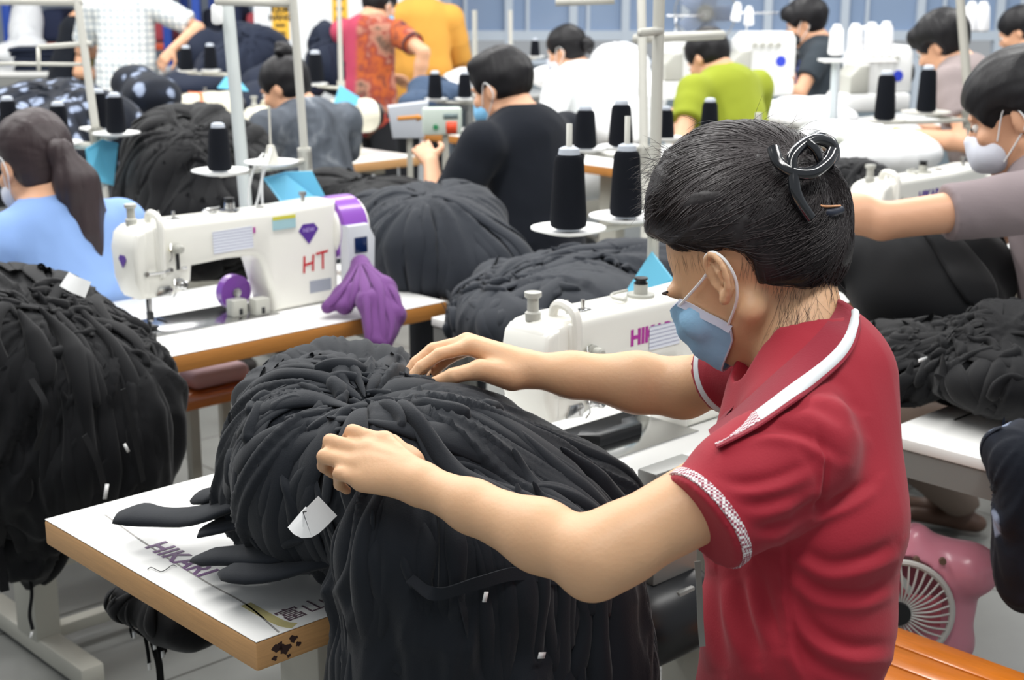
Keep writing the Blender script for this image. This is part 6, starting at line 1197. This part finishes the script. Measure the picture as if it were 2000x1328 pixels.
    for (px, py, dp, r_) in ((1372, 385, 1.81, .066), (1400, 345, 1.81, .062), (1455, 335, 1.81, .062), (1520, 345, 1.81, .060), (1565, 390, 1.81, .052), (1592, 425, 1.80, .034), (1583, 395, 1.80, .034), (1570, 470, 1.80, .052), (1582, 510, 1.80, .042), (1440, 420, 1.80, .088), (1500, 430, 1.80, .085), (1350, 430, 1.82, .052)):
        hs.ell(D(px, py, dp), (r_, r_ * 1.18, r_), k=.03)
    hs.ell(D(1352, 640, 1.72), (.092, .12, .092), k=.012, op='sub'); hs.ell(D(1290, 560, 1.80), (.045, .12, .060), k=.012, op='sub'); hs.ell(D(1490, 660, 1.76), (.075, .14, .075), k=.012, op='sub'); hs.ell(D(1590, 690, 1.76), (.075, .14, .068), k=.012, op='sub'); hs.ell(D(1420, 548, 1.70), (.033, .05, .038), k=.008, op='sub')
    V, Fc = hs.mesh(3); N = vnorm(V, Fc); Cc = D(1572, 345, 1.78); L = (V - Cc) @ R; ang = np.arctan2(L[:, 2], L[:, 1]); V = V + N * (.0016 * noise3(np.stack([ang * 26, L[:, 0] * 40, np.zeros(len(V))], 1), 3) + .0022 * noise3(V * 26, 5))[:, None]
    m_hh = mat('hero_hair', '1E191A', .5, spec=.4, namt=.3, nscale=40)
    obj('hair', (V, Fc), m_hh, t, world=True)
    rs = np.random.RandomState(5); N = vnorm(V, Fc); cand = rs.permutation(len(V)); x, y, d = proj(V); view = ((np.array([0, 0, CAMH]) - V) * N).sum(1) > -.15
    cand = cand[view[cand]][:3600]; p = V[cand] + N[cand] * .0003; M_ = len(p); paths = [p.copy()]
    tgt = np.array([D(1560, 335, 1.735)] * M_) + rs.normal(0, .012, (M_, 3)); low = y[cand] > 455; tgt[low] = D(1600, 400, 1.77) + rs.normal(0, .016, (low.sum(), 3))
    off = rs.uniform(-.0006, .0016, M_); v = None
    for i in range(13):
        dv = tgt - p; dist = np.linalg.norm(dv, axis=1)[:, None]; n_ = hs.grad(p); dv = dv / (dist + 1e-6); dv = dv - n_ * (dv * n_).sum(1)[:, None]; dv /= np.linalg.norm(dv, axis=1)[:, None] + 1e-6
        v = dv if v is None else v * .6 + dv * .4; p = p + v * np.minimum(.0085, dist * .5); p = p - hs.grad(p) * (hs.sample(p) - off)[:, None] * .9; paths.append(p.copy())
    PT = np.stack(paths, 1); K = PT.shape[1]
    def hairtubes(PT, r0):
        M_, K, _ = PT.shape; tg = np.gradient(PT, axis=1); tg /= np.linalg.norm(tg, axis=2)[..., None] + 1e-9; u = np.cross(tg, np.array([.3, -.5, .8])); u /= np.linalg.norm(u, axis=2)[..., None] + 1e-9; w_ = np.cross(tg, u)
        rad = r0[:, None] * np.sin(np.linspace(.25, PI - .1, K))[None, :]; V_ = np.stack([PT + (u * math.cos(a) + w_ * math.sin(a)) * rad[..., None] for a in (0, 2.094, 4.189)], 2).reshape(-1, 3)
        i = np.arange(M_)[:, None, None] * K * 3; j = np.arange(K - 1)[None, :, None] * 3; k = np.arange(3)[None, None, :]; a = i + j + k; b = i + j + (k + 1) % 3
        return V_, np.stack([a, b, b + 3, a + 3], -1).reshape(-1, 4)
    st = hairtubes(PT, rs.uniform(.00035, .0008, M_)); tag(obj('hair_strands', st, mat('hair_strand', '2C2526', .42, spec=.5), t, world=True), None, None, kind='stuff')
    # loose wisps at the forehead and nape
    W_ = []
    for i in range(260):
        if i < 190: a = D(rs.uniform(1290, 1345), rs.uniform(300, 420), 1.80 + rs.uniform(-.06, .04)); d0 = np.array([rs.uniform(-1.2, -.3), rs.uniform(-.3, .3), rs.uniform(-.6, .9)])
        elif i < 220: a = D(rs.uniform(1340, 1560), rs.uniform(250, 262), 1.80); d0 = np.array([rs.uniform(-.3, 1.0), rs.uniform(-.3, .3), rs.uniform(.1, .5)])
        else: a = D(rs.uniform(1480, 1630), rs.uniform(530, 570), rs.uniform(1.71, 1.78)); d0 = np.array([rs.uniform(-.2, .5), rs.uniform(-.3, .1), rs.uniform(-1.2, -.4)])
        d0 = unit(d0); pts_ = [a]; g0 = rs.uniform(.5, 2.4)
        for k in range(8): d0 = unit(d0 + np.array([rs.normal(0, .1), rs.normal(0, .1), -.10 * g0])); pts_.append(pts_[-1] + d0 * rs.uniform(.004, .0078))
        W_.append(pts_)
    tag(obj('hair_wisps', hairtubes(np.array(W_), rs.uniform(.00022, .00036, len(W_))), mat('hair_strand', '241F22', .34), t, world=True), None, None, kind='stuff')
    E_ = []
    for i in range(170):
        if i < 20: px, py = rs.uniform(1290, 1395), 0; py = 488 + 12 * math.sin((px - 1290) / 30) + rs.uniform(-6, 4); d0 = np.array([.35, 0, -1.0])
        elif i < 110: px = rs.uniform(1445, 1640); py = float(np.interp(px, [1445, 1500, 1560, 1640], [505, 535, 562, 545])) + rs.uniform(-14, 8); d0 = np.array([-.15 + .5 * (1560 - px) / 200, 0, -1.])
        else: px = rs.uniform(1520, 1600); py = rs.uniform(565, 610); d0 = np.array([rs.uniform(-.4, .2), 0, -1.])
        dd_ = np.linspace(1.55, 1.95, 200); P3 = np.array([D(px, py, q) for q in dd_]); w_ = np.where(np.minimum(s.sample(P3), hs.sample(P3)) < .0005)[0]
        if not len(w_): continue
        p_ = P3[w_[0]]; pts_ = [p_]; d0 = unit(d0 + rs.normal(0, .14, 3))
        for k in range(8):
            p_ = p_ + d0 * (rs.uniform(.002, .0045) if i < 110 else rs.uniform(.006, .011)); n_ = s.grad(p_[None])[0]; v_ = float(s.sample(p_[None])[0]); p_ = p_ + n_ * max(0, .0007 - v_) if v_ < .0007 else p_; d0 = unit(d0 + rs.normal(0, .06, 3)); pts_.append(p_)
        E_.append(pts_)
    tag(obj('fine_hair', hairtubes(np.array(E_), rs.uniform(.0001, .00017, len(E_))), mat('hair_strand', '241F22', .34), t, world=True), None, None, kind='stuff')
    # claw clip: arms, loops
    m_clip = mat('glossy_black_clip', '0E1117', .12, spec=.7, coat=.6)
    def fl(pts_, r_, k=1.6): return tube(spline([D(p_[0], p_[1], p_[2] - .014) for p_ in pts_], 8), r_, 10)
    clip = obj('hair_clip', join(fl([(1510, 290, 1.695), (1520, 316, 1.685), (1548, 336, 1.680), (1585, 338, 1.685), (1614, 318, 1.70), (1626, 296, 1.715)], .0075), fl([(1550, 338, 1.68), (1552, 368, 1.678), (1562, 395, 1.682), (1582, 425, 1.69)], .0072),
        fl([(1545, 332, 1.680), (1548, 305, 1.685), (1566, 285, 1.70), (1592, 272, 1.72), (1620, 280, 1.735), (1628, 298, 1.74)], .0070), fl([(1575, 276, 1.70), (1592, 292, 1.70), (1604, 318, 1.705)], .0055), fl([(1582, 278, 1.74), (1600, 268, 1.76), (1622, 278, 1.765), (1630, 302, 1.755), (1618, 322, 1.735)], .0072)), m_clip, t, world=True)
    obj('hair_band', join(fl([(1588, 402, 1.722), (1600, 412, 1.716), (1622, 416, 1.722), (1642, 410, 1.745)], .0052)), mat('navy_band', '1B2233', .5), t, world=True); obj('band_edge', fl([(1592, 399, 1.712), (1612, 403, 1.710), (1641, 402, 1.74)], .0013), mat('peach_edge', 'D89A6A', .5), t, world=True)
    # ---------------- mask
    m_mb = mat('mask_blue', '9ACBEE', .75, bump=.1, bscale=300); m_mw = mat('mask_white', 'D5DCEE', .7)
    nu, nv = 22, 14; Vm = []
    for j in range(nv + 1):
        v_ = j / nv
        for i in range(nu + 1):
            th_ = math.radians(-72 + 144 * i / nu); cf = max(0, (math.cos(th_) - math.cos(math.radians(72))) / (1 - math.cos(math.radians(72)))) ** .7; z = .002 - v_ * (.056 + .036 * cf); wide = .059 + .003 * math.sin(v_ * PI) - .010 * v_; ym = float(np.interp(v_, [0, .3, .7, 1], [.108, .120, .114, .096]))
            yb = .070 - .044 * v_; fw = ym - yb + .0012 * math.sin(v_ * 22); Vm.append(g(math.sin(th_) * wide / math.sin(math.radians(72)), yb + (math.cos(th_) - math.cos(math.radians(72))) / (1 - math.cos(math.radians(72))) * fw, z + .0015 * math.sin(th_ * 2)))
    Vm = np.array(Vm)
    for _ in range(3): Vm = Vm + s.grad(Vm) * np.maximum(0, .0035 - s.sample(Vm))[:, None]
    n1 = nu + 1; Fm = np.array([(j * n1 + i, j * n1 + i + 1, (j + 1) * n1 + i + 1, (j + 1) * n1 + i) for j in range(nv) for i in range(nu)]); Nm = vnorm(Vm, Fm); nn = len(Vm)
    if ((Vm - H) * Nm).sum() < 0: Nm = -Nm; Fm = Fm[:, ::-1]
    Vo = Vm + Nm * .0014; Vi = Vm - Nm * .0004; rim = [j * n1 for j in range(nv)] + [nv * n1 + i for i in range(nu)] + [j * n1 + nu for j in range(nv, 0, -1)] + [i for i in range(nu, 0, -1)]
    Fs = [tuple(f_) for f_ in Fm] + [tuple(nn + np.array(f_[::-1])) for f_ in Fm] + [(rim[i], rim[(i + 1) % len(rim)], nn + rim[(i + 1) % len(rim)], nn + rim[i]) for i in range(len(rim))]
    mk = obj('face_mask', (np.vstack([Vo, Vi]), Fs), m_mb, t, world=True, ang=80)
    e = [Vm[j * n1] for j in range(nv + 1)]; e2 = [Vm[j * n1 + nu] for j in range(nv + 1)]; obj('mask_border', join(strip(np.array(e), .010, .0028, nrm=-R[:, 0]), strip(np.array(e2), .010, .0028, nrm=R[:, 0]), tube(np.array([Vm[i] for i in range(nu + 1)]), .0016, 6), tube(np.array([Vm[nv * n1 + i] for i in range(nu + 1)]), .0016, 6)), m_mw, t, world=True)
    for q_, ee in ((-1, e), (1, e2)):
        a, b = ee[0] + R[:, 2] * -.004, ee[-1] + R[:, 2] * .006; obj('ear_loop', join(tube(spline([a, g(q_ * .080, .008, .008), g(q_ * .086, -.003, .0225), g(q_ * .090, -.017, .0235), g(q_ * .093, -.026, .012), g(q_ * .091, -.027, -.004), g(q_ * .084, -.020, -.020), g(q_ * .076, -.004, -.036), b], 6), .0019, 6)), m_white, t, world=True)
    for q_ in (-1, 1):
        obj('eye', xf(lathe([(.001, -.0115), (.008, -.008), (.0115, 0), (.008, .008), (.001, .0115)], 14, axis=R[:, 1]), g(q_ * .031, .079, -.003)), m_eye, t, world=True); obj('iris', xf(cyl(np.zeros(3), R[:, 1] * .003, .0055, n=12), g(q_ * .031, .0895, -.004)), m_iris, t, world=True)
        obj('eyelashes', tube(spline([g(q_ * .018, .091, -.002), g(q_ * .031, .0955, .001), g(q_ * .045, .087, -.003)], 4), .0012, 5), m_black, t, world=True)
        obj('eyebrow', tube(spline([g(q_ * .014, .100, .018), g(q_ * .032, .098, .023), g(q_ * .052, .080, .019)], 4), .0016, 6), m_hair, t, world=True)
    return t
HERO = hero()
